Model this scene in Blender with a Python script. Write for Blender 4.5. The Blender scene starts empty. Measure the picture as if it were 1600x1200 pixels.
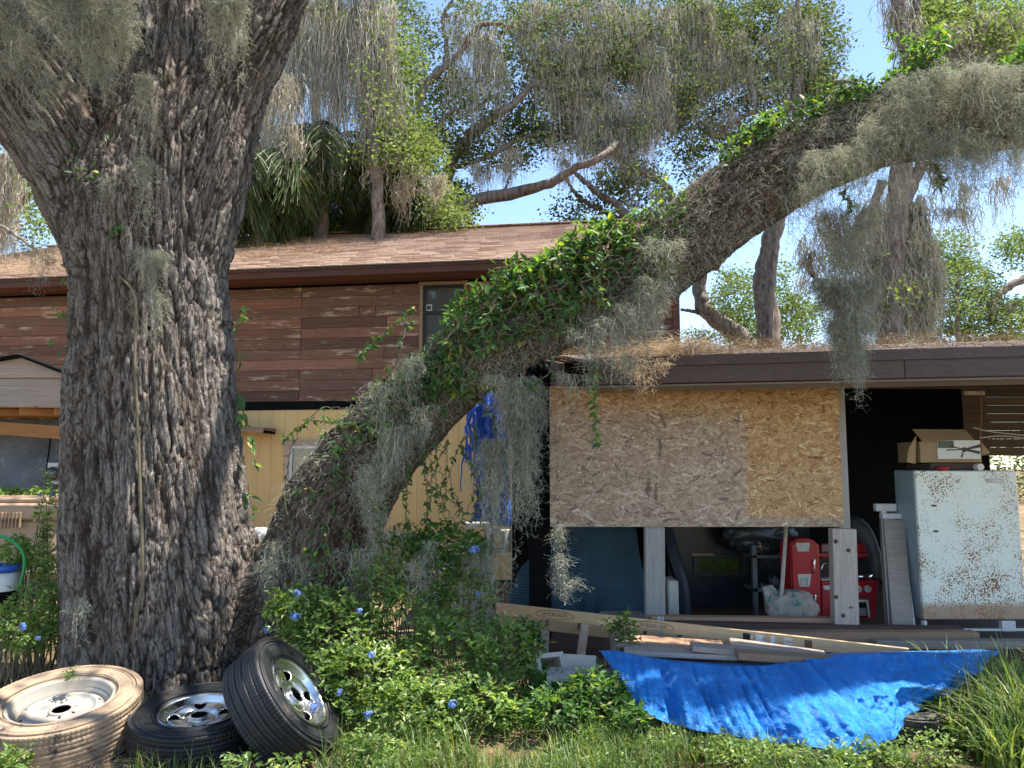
import bpy, bmesh, math, random
import numpy as np
from mathutils import Vector, Matrix
random.seed(7)
R = np.random.default_rng(11)
sc = bpy.context.scene
COL = sc.collection
rad = math.radians
# ------------------------------------------------------------ camera, sky, sun, exposure
FPX, TH, CH = 1180.0, rad(6.2), 1.6
cam = bpy.data.cameras.new('camera'); cam.lens = 36 * FPX / 1600; cam.sensor_width = 36
cam.clip_end = 900; cam.clip_start = .05
camo = bpy.data.objects.new('camera', cam); COL.objects.link(camo)
camo.location = (0, 0, CH); camo.rotation_euler = (rad(90) + TH, 0, 0); sc.camera = camo
SUNV = Vector((.36, .02, .92)).normalized()
world = bpy.data.worlds.new('World'); sc.world = world; world.use_nodes = True
wn = world.node_tree; wn.nodes.clear()
sky = wn.nodes.new('ShaderNodeTexSky'); sky.sky_type = 'NISHITA'; sky.sun_disc = False
sky.sun_elevation = math.asin(SUNV.z); sky.sun_rotation = math.atan2(SUNV.x, SUNV.y)
sky.air_density = 1.0; sky.dust_density = .15; sky.altitude = 600; sky.ozone_density = 1.0
bgn = wn.nodes.new('ShaderNodeBackground'); bgn.inputs[1].default_value = .14
wo = wn.nodes.new('ShaderNodeOutputWorld')
wn.links.new(sky.outputs[0], bgn.inputs[0]); wn.links.new(bgn.outputs[0], wo.inputs[0])
sl = bpy.data.lights.new('sun', 'SUN'); sl.energy = 5; sl.angle = rad(.5); sl.color = (1, .95, .86)
slo = bpy.data.objects.new('sun', sl); COL.objects.link(slo)
slo.rotation_euler = SUNV.to_track_quat('Z', 'Y').to_euler()
vs = sc.view_settings
vs.view_transform = 'Standard'; vs.look = 'None'; vs.gamma = 1; vs.use_curve_mapping = False; vs.exposure = 1.3
# ------------------------------------------------------------ measuring helpers (photo pixel + distance -> place)
def P(px, py, d):
    y = -(py - 600) / FPX; dy = math.cos(TH) - y * math.sin(TH)
    return Vector(((px - 800) / FPX * d / dy, d, CH + d * (math.sin(TH) + y * math.cos(TH)) / dy))
def Z(py, d): return P(800, py, d).z
def X(px, d, py=700): return P(px, py, d).x
def PX(d): return d / FPX
# ------------------------------------------------------------ noise in numpy
def hsh(i, j, k, s=0):
    i = i.astype(np.uint32); j = j.astype(np.uint32); k = k.astype(np.uint32)
    h = i * np.uint32(374761393) + j * np.uint32(668265263) + k * np.uint32(2147483647) + np.uint32((s * 974711 + 12345) & 0xffffffff)
    h = (h ^ (h >> np.uint32(13))) * np.uint32(1274126177)
    h = (h ^ (h >> np.uint32(16))) * np.uint32(2246822519)
    return ((h ^ (h >> np.uint32(15))) & np.uint32(0xffffff)).astype(np.float64) / 0xffffff
def vn(p, s=0):
    p = np.asarray(p, float); f = np.floor(p); u = p - f; i = f.astype(np.int64)
    u = u * u * (3 - 2 * u); r = 0
    for a in (0, 1):
        for b in (0, 1):
            for c in (0, 1):
                w = (u[..., 0] if a else 1 - u[..., 0]) * (u[..., 1] if b else 1 - u[..., 1]) * (u[..., 2] if c else 1 - u[..., 2])
                r = r + w * hsh(i[..., 0] + a, i[..., 1] + b, i[..., 2] + c, s)
    return r * 2 - 1
def fbm(p, o=4, s=0):
    r = 0; a = 1; t = 0; p = np.asarray(p, float)
    for k in range(o): r = r + a * vn(p * 2 ** k, s + k); t += a; a *= .5
    return r / t
def voro(p, s=0):
    f = np.floor(p).astype(np.int64); F1 = np.full(p.shape[0], 9.); F2 = F1.copy(); ID = np.zeros(p.shape[0])
    for a in (-1, 0, 1):
        for b in (-1, 0, 1):
            for c in (-1, 0, 1):
                i, j, k = f[:, 0] + a, f[:, 1] + b, f[:, 2] + c
                h = hsh(i, j, k, s)
                dx = i + h - p[:, 0]; dy = j + hsh(i, j, k, s + 1) - p[:, 1]; dz = k + hsh(i, j, k, s + 2) - p[:, 2]
                d = np.sqrt(dx * dx + dy * dy + dz * dz); m = d < F1
                F2 = np.where(m, F1, np.minimum(F2, d)); ID = np.where(m, h, ID); F1 = np.where(m, d, F1)
    return F1, F2, ID
# ------------------------------------------------------------ mesh helpers
class G:
    def __init__(s): s.v = []; s.q = []; s.t = []; s.r = []; s.n = 0
    def add(s, V, Q=None, T=None, r=None):
        V = np.asarray(V, float).reshape(-1, 3)
        if Q is not None and len(Q): s.q.append(np.asarray(Q, np.int64).reshape(-1, 4) + s.n)
        if T is not None and len(T): s.t.append(np.asarray(T, np.int64).reshape(-1, 3) + s.n)
        s.r.append(np.full(len(V), random.random() if r is None else 0.) + (0 if r is None else np.asarray(r, float)))
        s.v.append(V); s.n += len(V); return s
    def mesh(s, name='mesh', smooth=False):
        me = bpy.data.meshes.new(name)
        if not s.v: return me
        V = np.concatenate(s.v); Q = np.concatenate(s.q) if s.q else np.zeros((0, 4), int); T = np.concatenate(s.t) if s.t else np.zeros((0, 3), int)
        me.vertices.add(len(V)); me.vertices.foreach_set('co', V.astype(np.float32).ravel())
        L = np.concatenate([Q.ravel(), T.ravel()]).astype(np.int32)
        me.loops.add(len(L)); me.loops.foreach_set('vertex_index', L)
        st = np.concatenate([np.arange(len(Q)) * 4, len(Q) * 4 + np.arange(len(T)) * 3]).astype(np.int32)
        me.polygons.add(len(st)); me.polygons.foreach_set('loop_start', st)
        me.polygons.foreach_set('use_smooth', np.full(len(st), bool(smooth)))
        at = me.attributes.new('rnd', 'FLOAT', 'POINT'); at.data.foreach_set('value', np.concatenate(s.r).astype(np.float32))
        me.update(calc_edges=True); me.validate(); return me
def props(o, label=None, cat=None, group=None, kind=None, category=None):
    cat = cat or category
    if label: o['label'] = label
    if cat: o['category'] = cat
    if group: o['group'] = group
    if kind: o['kind'] = kind
    return o
def E(name, loc, label, cat, group=None, rot=(0, 0, 0)):
    o = bpy.data.objects.new(name, None); COL.objects.link(o); o.location = loc; o.rotation_euler = rot; o.empty_display_size = .1
    return props(o, label, cat, group)
def O(name, g, m, parent=None, smooth=False, local=False, **k):
    me = g if isinstance(g, bpy.types.Mesh) else g.mesh(name, smooth)
    if m is not None and not me.materials: me.materials.append(m)
    o = bpy.data.objects.new(name, me); COL.objects.link(o)
    if parent is not None:
        o.parent = parent
        if not local and parent.type == 'EMPTY': o.location = -Vector(parent.location)
    return props(o, **k)
QB = np.array([[0, 1, 3, 2], [4, 6, 7, 5], [0, 4, 5, 1], [2, 3, 7, 6], [0, 2, 6, 4], [1, 5, 7, 3]])
def hexa(c): return np.array([[c[i][j] for j in range(3)] for i in range(8)]), QB
def boxg(x0, x1, y0, y1, z0, z1, g=None, bev=0):
    g = g or G(); V = np.array([[x, y, z] for x in (x0, x1) for y in (y0, y1) for z in (z0, z1)], float)
    if bev <= 0: return g.add(V, QB)
    # chamfered box
    c = V.mean(0); out = []; idx = {}
    for i, v in enumerate(V):
        s = np.sign(c - v)
        for a in range(3):
            w = v + s * bev; w[a] = v[a]; idx[(i, a)] = len(out); out.append(w)
    Q = []; T = []
    for f in QB:
        a = int(np.argmin(np.ptp(V[f], axis=0))); Q.append([idx[(i, a)] for i in f])
    for i in range(8):
        T.append([idx[(i, 0)], idx[(i, 1)], idx[(i, 2)]])
    ed = [(0, 1), (2, 3), (4, 5), (6, 7), (0, 2), (1, 3), (4, 6), (5, 7), (0, 4), (1, 5), (2, 6), (3, 7)]
    for i, j in ed:
        ax = int(np.argmax(abs(V[i] - V[j]))); a, b = [k for k in range(3) if k != ax]
        Q.append([idx[(i, a)], idx[(i, b)], idx[(j, b)], idx[(j, a)]])
    return g.add(np.array(out), Q, T)
def beamg(p, q, w, h, g=None, up=(0, 0, 1), bev=.004):
    g = g or G(); p = np.array(p, float); q = np.array(q, float); L = np.linalg.norm(q - p); d = (q - p) / L
    up = np.array(up, float); s = np.cross(d, up); s /= np.linalg.norm(s); u = np.cross(s, d)
    b = boxg(0, L, -w / 2, w / 2, -h / 2, h / 2, bev=bev)
    V = b.v[0]; V = p + V[:, :1] * d + V[:, 1:2] * s + V[:, 2:] * u
    return g.add(V, b.q[0] if b.q else None, b.t[0] if b.t else None)
def frames(pts):
    pts = np.asarray(pts, float); t = np.gradient(pts, axis=0); t /= np.linalg.norm(t, axis=1)[:, None] + 1e-9
    n = np.cross(t[0], [0, 1, .01]);  n /= np.linalg.norm(n); N = []
    for i in range(len(pts)):
        n = n - t[i] * n.dot(t[i]); n /= np.linalg.norm(n); N.append(n.copy())
    N = np.array(N); return t, N, np.cross(t, N)
def cr(pts, n):
    """smooth resample of a polyline with any number of columns"""
    p = np.asarray(pts, float); s = np.arange(len(p)); u = np.linspace(0, len(p) - 1, n); out = []
    P0 = np.vstack([2 * p[0] - p[1], p, 2 * p[-1] - p[-2]])
    for x in u:
        i = min(int(x), len(p) - 2); t = x - i; a, b, c, d = P0[i], P0[i + 1], P0[i + 2], P0[i + 3]
        out.append(.5 * (2 * b + (c - a) * t + (2 * a - 5 * b + 4 * c - d) * t * t + (3 * b - a - 3 * c + d) * t ** 3))
    return np.array(out)
def tubeg(pts, r, n=8, g=None, rr=None, lump=0):
    g = g or G(); pts = np.asarray(pts, float); k = len(pts); r = np.broadcast_to(np.asarray(r, float), (k,)); t, N, B = frames(pts)
    a = np.arange(n) * 2 * math.pi / n
    V = pts[:, None] + r[:, None, None] * (np.cos(a)[None, :, None] * N[:, None] + np.sin(a)[None, :, None] * B[:, None])
    if lump: V = V + (V - pts[:, None]) * (lump * fbm(V.reshape(-1, 3) / (np.mean(r) * 1.6), 3).reshape(k, n, 1))
    V = V.reshape(-1, 3); i = np.arange(k - 1)[:, None] * n; j = np.arange(n)[None]; j2 = (j + 1) % n
    Q = np.stack([i + j, i + j2, i + n + j2, i + n + j], -1).reshape(-1, 4)
    V = np.vstack([V, pts[0], pts[-1]]); c0 = k * n; T = [[c0, (m + 1) % n, m] for m in range(n)] + [[c0 + 1, (k - 1) * n + m, (k - 1) * n + (m + 1) % n] for m in range(n)]
    return g.add(V, Q, T, r=rr)
def latheg(prof, n=64, g=None, mod=None):
    g = g or G(); p = np.asarray(prof, float); a = np.arange(n) * 2 * math.pi / n; k = len(p)
    r = p[:, 0][:, None] + (mod(a[None], p) if mod else 0) * np.ones((1, n)); z = np.repeat(p[:, 1][:, None], n, 1)
    V = np.stack([r * np.cos(a), r * np.sin(a), z], -1).reshape(-1, 3)
    i = np.arange(k - 1)[:, None] * n; j = np.arange(n)[None]; j2 = (j + 1) % n
    return g.add(V, np.stack([i + j, i + j2, i + n + j2, i + n + j], -1).reshape(-1, 4))
def gridg(V, g=None, r=None):
    a, b = V.shape[:2]; g = g or G(); i = np.arange(a - 1)[:, None] * b; j = np.arange(b - 1)[None]
    return g.add(V.reshape(-1, 3), np.stack([i + j, i + j + 1, i + b + j + 1, i + b + j], -1).reshape(-1, 4), r=r)
def unit(v): return v / (np.linalg.norm(v, axis=-1, keepdims=True) + 1e-9)
def strands(g, A, L, K, w, jit, D=None, grav=1., rs=None, taper=.6):
    """thin hanging ribbons"""
    A = np.asarray(A, float); N = len(A)
    if N == 0: return None
    L = np.broadcast_to(np.asarray(L, float), (N,)); t = np.linspace(0, 1, K)
    if D is None: D = np.tile([0, 0, -1.], (N, 1))
    pos = A[:, None] + (L[:, None] * t)[..., None] * D[:, None]
    if D is not None: pos[..., 2] -= (grav - 1) * L[:, None] * t ** 2 * .5
    wk = np.cumsum(R.normal(0, 1, (N, K, 3)), 1); wk -= wk[:, :1]; wk[..., 2] *= .4; pos = pos + wk * jit
    an = R.uniform(0, 6.28, (N, 1)) + np.cumsum(R.normal(0, .5, (N, K)), 1)
    side = np.stack([np.cos(an), np.sin(an) * .6, np.sin(an * 1.7) * .35], -1)
    ww = (w * (1 - taper * t) * .5)[None, :, None] * np.ones((N, 1, 1))
    V = np.stack([pos - side * ww, pos + side * ww], 2).reshape(-1, 3)
    i = (np.arange(N) * K * 2)[:, None]; j = (np.arange(K - 1) * 2)[None]
    Q = np.stack([i + j, i + j + 1, i + j + 3, i + j + 2], -1).reshape(-1, 4)
    rv = R.uniform(0, 1, N) if rs is None else rs
    g.add(V, Q, r=np.repeat(rv, K * 2)); return pos
def leavesg(g, C, size, nrm=None, asp=.55, up=.6, rs=None, fold=.25, D=None):
    """leaf sized folded faces; C = leaf bases"""
    C = np.asarray(C, float); N = len(C); size = np.broadcast_to(np.asarray(size, float), (N,))[:, None]
    if D is None: D = unit(R.normal(0, 1, (N, 3)) * [1, 1, .6] + [0, 0, -.15])
    n = R.normal(0, 1, (N, 3)) * .7 + [0, 0, up]
    if nrm is not None: n = n * .5 + nrm
    S = unit(np.cross(D, n)); n = unit(np.cross(S, D))
    V = np.stack([C, C + D * size * .45 + S * size * asp * .5 + n * size * fold * .35, C + D * size - n * size * .08, C + D * size * .45 - S * size * asp * .5 + n * size * fold * .35], 1)
    Q = np.stack([np.arange(N) * 4 + k for k in (0, 1, 2, 3)], 1)
    # split along the midrib so that each leaf is creased
    T = np.concatenate([Q[:, [0, 1, 2]], Q[:, [0, 2, 3]]])
    g.add(V.reshape(-1, 3), None, T, r=np.repeat(R.uniform(0, 1, N) if rs is None else rs, 4))
# ------------------------------------------------------------ materials
class NT:
    def __init__(s, name):
        s.m = bpy.data.materials.new(name); s.m.use_nodes = True; s.t = s.m.node_tree; s.t.nodes.clear()
        s.out = s.t.nodes.new('ShaderNodeOutputMaterial')
    def n(s, typ, ins={}, **kw):
        nd = s.t.nodes.new('ShaderNode' + typ)
        for k, v in kw.items(): setattr(nd, k, v)
        for k, v in ins.items():
            if isinstance(v, bpy.types.NodeSocket): s.t.links.new(v, nd.inputs[k])
            else: nd.inputs[k].default_value = v
        return nd
    def pos(s, scale=(1, 1, 1), obj=False, rnd=0.):
        c = s.n('TexCoord').outputs['Object'] if obj else s.n('NewGeometry').outputs['Position']
        loc = (0, 0, 0)
        if rnd:
            o = s.n('ObjectInfo').outputs['Random']; mm = s.n('Math', {0: o, 1: rnd}, operation='MULTIPLY').outputs[0]
            c = s.n('VectorMath', {0: c, 1: mm}, operation='ADD').outputs[0]
        return s.n('VectorMath', {0: c, 1: scale}, operation='MULTIPLY').outputs[0]
    def noise(s, v, scale, det=4, rough=.55, dist=0): return s.n('TexNoise', {'Vector': v, 'Scale': scale, 'Detail': det, 'Roughness': rough, 'Distortion': dist}).outputs[0]
    def vor(s, v, scale, feature='F1', out=0, rnd=1): return s.n('TexVoronoi', {'Vector': v, 'Scale': scale, 'Randomness': rnd}, feature=feature).outputs[out]
    def ramp(s, f, stops):
        r = s.n('ValToRGB', {0: f}); e = r.color_ramp.elements
        while len(e) < len(stops): e.new(.5)
        for i, (p, c) in enumerate(stops):
            e[i].position = p; e[i].color = (c[0], c[1], c[2], 1) if hasattr(c, '__len__') else (c, c, c, 1)
        return r.outputs[0]
    def mix(s, f, a, b, bt='MIX'):
        nd = s.t.nodes.new('ShaderNodeMixRGB'); nd.blend_type = bt
        for k, v in ((0, f), (1, a), (2, b)):
            if isinstance(v, bpy.types.NodeSocket): s.t.links.new(v, nd.inputs[k])
            else: nd.inputs[k].default_value = v if k == 0 else (v[0], v[1], v[2], 1)
        return nd.outputs[0]
    def math(s, op, a, b=0.): return s.n('Math', {0: a, 1: b}, operation=op).outputs[0]
    def bump(s, h, st=.5, dist=.01, nrm=None):
        i = {'Height': h, 'Strength': st, 'Distance': dist}
        if nrm is not None: i['Normal'] = nrm
        return s.n('Bump', i).outputs[0]
    def done(s, col, rough=.7, nrm=None, metal=0., spec=.4, trans=None, tw=.35):
        i = {'Base Color': col if isinstance(col, bpy.types.NodeSocket) else (*col, 1), 'Roughness': rough, 'Metallic': metal, 'Specular IOR Level': spec}
        if nrm is not None: i['Normal'] = nrm
        b = s.n('BsdfPrincipled', i).outputs[0]
        if trans is not None:
            tr = s.n('BsdfTranslucent', {'Color': trans if isinstance(trans, bpy.types.NodeSocket) else (*trans, 1)}).outputs[0]
            b = s.n('MixShader', {0: tw, 1: b, 2: tr}).outputs[0]
        s.t.links.new(b, s.out.inputs[0]); return s.m
def plain(name, c, rough=.6, var=.25, sc=6., bump=.15, bd=.004, metal=0., spec=.4, c2=None, obj=True, st=(1, 1, 1)):
    s = NT(name); v = s.pos(st, obj=obj, rnd=5.); n = s.noise(v, sc, 6, .65); n2 = s.noise(v, sc * 9, 3)
    c2 = c2 or tuple(x * (1 - var * 1.6) for x in c)
    f = s.ramp(s.math('ADD', s.math('MULTIPLY', n, .7), s.math('MULTIPLY', n2, .3)), [(.3, c2), (.68, tuple(min(1, x * (1 + var * .5)) for x in c))])
    rr = s.ramp(n2, [(.3, rough * .8), (.7, min(1, rough * 1.15))])
    return s.done(f, rr, s.bump(n2, bump, bd), metal, spec)
def leafm(name, stops, rough=.45, tw=.4, tcol=1.6, spec=.5, tint=(1.25, 1.15, .45)):
    s = NT(name); a = s.n('Attribute', attribute_name='rnd').outputs['Fac']; o = s.n('ObjectInfo').outputs['Random']
    f = s.math('FRACT', s.math('ADD', a, s.math('MULTIPLY', o, .999)))
    c = s.ramp(f, stops); pn = s.noise(s.pos(), 2.5, 3); c = s.mix(1., c, s.ramp(pn, [(.3, (.72, .74, .7)), (.7, (1.2, 1.18, 1.05))]), 'MULTIPLY')
    tr = s.mix(1., c, tuple(tcol * q_ for q_ in tint), 'MULTIPLY')
    return s.done(c, rough, s.bump(s.noise(s.pos(), 60, 2), .2, .003), spec=spec, trans=tr, tw=tw)
def woodm(name, dark, light, pale=None, pf=.62, grain=(1.2, 26, 26), rough=.8, knots=True, objr=.6, bump=.35):
    s = NT(name); v = s.pos((1, 1, 1), obj=True, rnd=17.); o = s.n('ObjectInfo').outputs['Random']
    vg = s.n('VectorMath', {0: v, 1: grain}, operation='MULTIPLY').outputs[0]
    n = s.noise(vg, 1.6, 7, .7, .6); fine = s.noise(vg, 9, 3, .6); big = s.noise(v, .9, 2)
    f = s.math('ADD', s.math('MULTIPLY', n, .55), s.math('MULTIPLY', fine, .45))
    c = s.ramp(f, [(.32, dark), (.66, light)])
    tint = s.ramp(o, [(0, (.52, .52, .55)), (.3, (1.05, .93, .88)), (.55, (.72, .8, .85)), (.8, (1.15, .98, .9)), (1, (1.5, 1.42, 1.32))])
    c = s.mix(objr, c, s.mix(1., c, tint, 'MULTIPLY'))
    if pale:
        pn = s.noise(s.n('VectorMath', {0: v, 1: (grain[0] * 1.1, grain[1] * .35, grain[2] * .35)}, operation='MULTIPLY').outputs[0], 1.1, 7, .75)
        c = s.mix(s.ramp(pn, [(pf, 0.), (pf + .07, .8)]), c, pale)
    if knots:
        kd = s.vor(s.n('VectorMath', {0: v, 1: (1, 1.9, 1.9)}, operation='MULTIPLY').outputs[0], 3.1)
        c = s.mix(s.ramp(kd, [(.03, .85), (.08, 0.)]), c, tuple(x * .25 for x in dark))
    return s.done(c, rough, s.bump(f, bump, .006), spec=.25)
M = {}
def barkm(name, ridge, furrow, lich, bs=1.):  # furrow: brown inner bark colour with the crevices' shade painted in too
    s = NT(name); q = s.n('Attribute', attribute_name='bq').outputs['Vector']; h = s.n('Attribute', attribute_name='rnd').outputs['Fac']
    w = s.noise(q, 9, 3); qd = s.n('VectorMath', {0: q, 1: s.n('VectorMath', {0: s.n('TexNoise', {'Vector': q, 'Scale': 14., 'Detail': 3.}).outputs['Color'], 1: (.05, .05, .05)}, operation='MULTIPLY').outputs[0]}, operation='ADD').outputs[0]
    e = s.vor(qd, 24, 'DISTANCE_TO_EDGE'); e2 = s.vor(qd, 60, 'DISTANCE_TO_EDGE'); fn = s.noise(q, 90, 6, .75)
    eh = s.ramp(e, [(0, 0.), (.14, 1.)]); eh2 = s.ramp(e2, [(0, 0.), (.18, 1.)])
    pp = s.pos((1, 1, .7)); sc1 = s.noise(pp, 42, 9, .82, .6); pv = s.vor(s.n('VectorMath', {0: pp, 1: s.n('VectorMath', {0: s.n('TexNoise', {'Vector': pp, 'Scale': 30., 'Detail': 3.}).outputs['Color'], 1: (.03, .03, .03)}, operation='MULTIPLY').outputs[0]}, operation='ADD').outputs[0], 48, 'DISTANCE_TO_EDGE'); ph = s.ramp(pv, [(0, 0.), (.1, 1.)])
    hh = s.math('ADD', s.math('ADD', s.math('MULTIPLY', eh, .5), s.math('MULTIPLY', eh2, .2)), s.math('ADD', s.math('MULTIPLY', fn, .4), s.math('ADD', s.math('MULTIPLY', sc1, .8), s.math('MULTIPLY', ph, .22))))
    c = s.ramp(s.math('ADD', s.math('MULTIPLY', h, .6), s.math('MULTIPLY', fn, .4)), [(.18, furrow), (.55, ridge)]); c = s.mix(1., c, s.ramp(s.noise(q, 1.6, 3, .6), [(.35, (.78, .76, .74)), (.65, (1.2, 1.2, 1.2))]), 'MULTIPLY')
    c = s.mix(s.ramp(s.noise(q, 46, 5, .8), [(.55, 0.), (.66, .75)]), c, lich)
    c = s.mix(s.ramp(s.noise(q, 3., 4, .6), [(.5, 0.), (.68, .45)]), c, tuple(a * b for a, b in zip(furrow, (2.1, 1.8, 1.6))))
    c = s.mix(s.math('MULTIPLY', s.ramp(e, [(0.01, 1.), (.10, 0.)]), .8), c, tuple(x * .7 for x in furrow)); c = s.mix(s.math('MULTIPLY', s.ramp(e2, [(0.01, 1.), (.08, 0.)]), .5), c, furrow)  # crack lines darkened in colour to carry crevice shade
    c = s.mix(.85, c, s.ramp(sc1, [(.33, (.42, .38, .36)), (.5, (.95, .94, .93)), (.66, (1.75, 1.75, 1.72))]), 'MULTIPLY')
    return s.done(c, .9, s.bump(hh, .9, .018 * bs), spec=.15)
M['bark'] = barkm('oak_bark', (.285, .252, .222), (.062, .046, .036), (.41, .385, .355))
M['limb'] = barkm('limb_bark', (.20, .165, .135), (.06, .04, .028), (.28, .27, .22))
def barkfar(name, c1, c2):
    s = NT(name); v = s.pos((1, 1, .35)); n = s.noise(v, 14, 6, .7); c = s.ramp(n, [(.35, c2), (.62, c1)])
    return s.done(c, .9, s.bump(n, .8, .03), spec=.15)
M['barkfar'] = barkfar('distant_bark', (.30, .25, .21), (.10, .07, .055))
M['moss'] = leafm('spanish_moss_fibre', [(0, (.26, .27, .23)), (.5, (.43, .435, .38)), (.85, (.58, .58, .51)), (1, (.46, .40, .32))], .85, .3, .8, .1, tint=(1, 1, .93))
M['mossfar'] = leafm('distant_moss_fibre', [(0, (.32, .29, .24)), (.5, (.52, .475, .40)), (1, (.68, .62, .53))], .85, .3, .85, .1, tint=(1, .97, .9))
M['mossdry'] = leafm('dry_moss_fibre', [(0, (.45, .33, .24)), (1, (.62, .5, .38))], .85, .3, .9, .1, tint=(1, .97, .9))
M['oakleaf'] = leafm('oak_leaf', [(0, (.045, .065, .035)), (.5, (.085, .112, .055)), (.85, (.135, .16, .08)), (1, (.2, .21, .12))], .65, .34, 1.6, .2, tint=(1.1, 1.15, .6))
M['oakleaf2'] = leafm('light_oak_leaf', [(0, (.075, .11, .04)), (.5, (.13, .175, .06)), (1, (.2, .24, .12))], .65, .38, 1.65, .2, tint=(1.12, 1.15, .6))
M['vine'] = leafm('vine_leaf', [(0, (.04, .095, .035)), (.6, (.075, .16, .05)), (.9, (.13, .24, .05)), (.96, (.26, .34, .06)), (1, (.36, .25, .1))], .5, .35, 2.1, .35)
M['bush'] = leafm('bush_leaf', [(0, (.09, .15, .045)), (.6, (.17, .27, .08)), (.9, (.27, .38, .12)), (1, (.4, .45, .18))], .45, .35, 1.8)
M['grass'] = leafm('grass_blade', [(0, (.06, .11, .03)), (.6, (.12, .19, .055)), (.9, (.2, .26, .09)), (1, (.34, .3, .16))], .5, .35, 1.8)
M['palm'] = leafm('palm_frond', [(0, (.035, .06, .025)), (.6, (.065, .10, .035)), (.9, (.12, .15, .055)), (1, (.26, .23, .12))], .5, .25, 1.6, .3)
M['straw'] = leafm('dry_needles', [(0, (.19, .125, .085)), (.6, (.33, .225, .155)), (1, (.48, .36, .26))], .8, .1, .8, .1)
M['flower'] = leafm('plumbago_petal', [(0, (.16, .26, .85)), (1, (.3, .42, .95))], .6, .3, .8, .1)
M['stem'] = plain('vine_stem', (.16, .13, .08), .8)
M['stemg'] = plain('green_stem', (.14, .2, .07), .7)
# ------------------------------------------------------------ ground
def gz(x, y):
    p = np.stack([np.asarray(x) * .5, np.asarray(y) * .5, np.asarray(x) * 0], -1); p2 = p * 7
    return .03 * vn(p, 3) + .012 * vn(p2, 4) - .0
def gzf(x, y): return float(gz(np.array([x]), np.array([y]))[0])
s = NT('soil'); v = s.pos(); n = s.noise(v, 1.3, 6, .6); n2 = s.noise(v, 22, 6, .75); n3 = s.noise(v, 90, 3)
c = s.ramp(n, [(.35, (.09, .085, .04)), (.5, (.20, .15, .09)), (.65, (.36, .25, .17))]); c = s.mix(.6, c, s.ramp(n2, [(.3, (.3, .3, .25)), (.7, (1.5, 1.4, 1.2))]), 'MULTIPLY')
M['soil'] = s.done(c, .95, s.bump(s.math('ADD', n2, s.math('MULTIPLY', n3, .4)), .8, .02), spec=.1)
xs = np.unique(np.concatenate([np.linspace(-300, -12, 14), np.linspace(-12, 12, 200), np.linspace(12, 300, 14)]))
ys = np.unique(np.concatenate([np.linspace(-60, 1, 8), np.linspace(1, 14, 130), np.linspace(14, 400, 20)]))
gx, gy = np.meshgrid(xs, ys, indexing='ij')
O('ground', gridg(np.stack([gx, gy, gz(gx.ravel(), gy.ravel()).reshape(gx.shape)], -1)), M['soil'], smooth=True, kind='structure')
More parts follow.
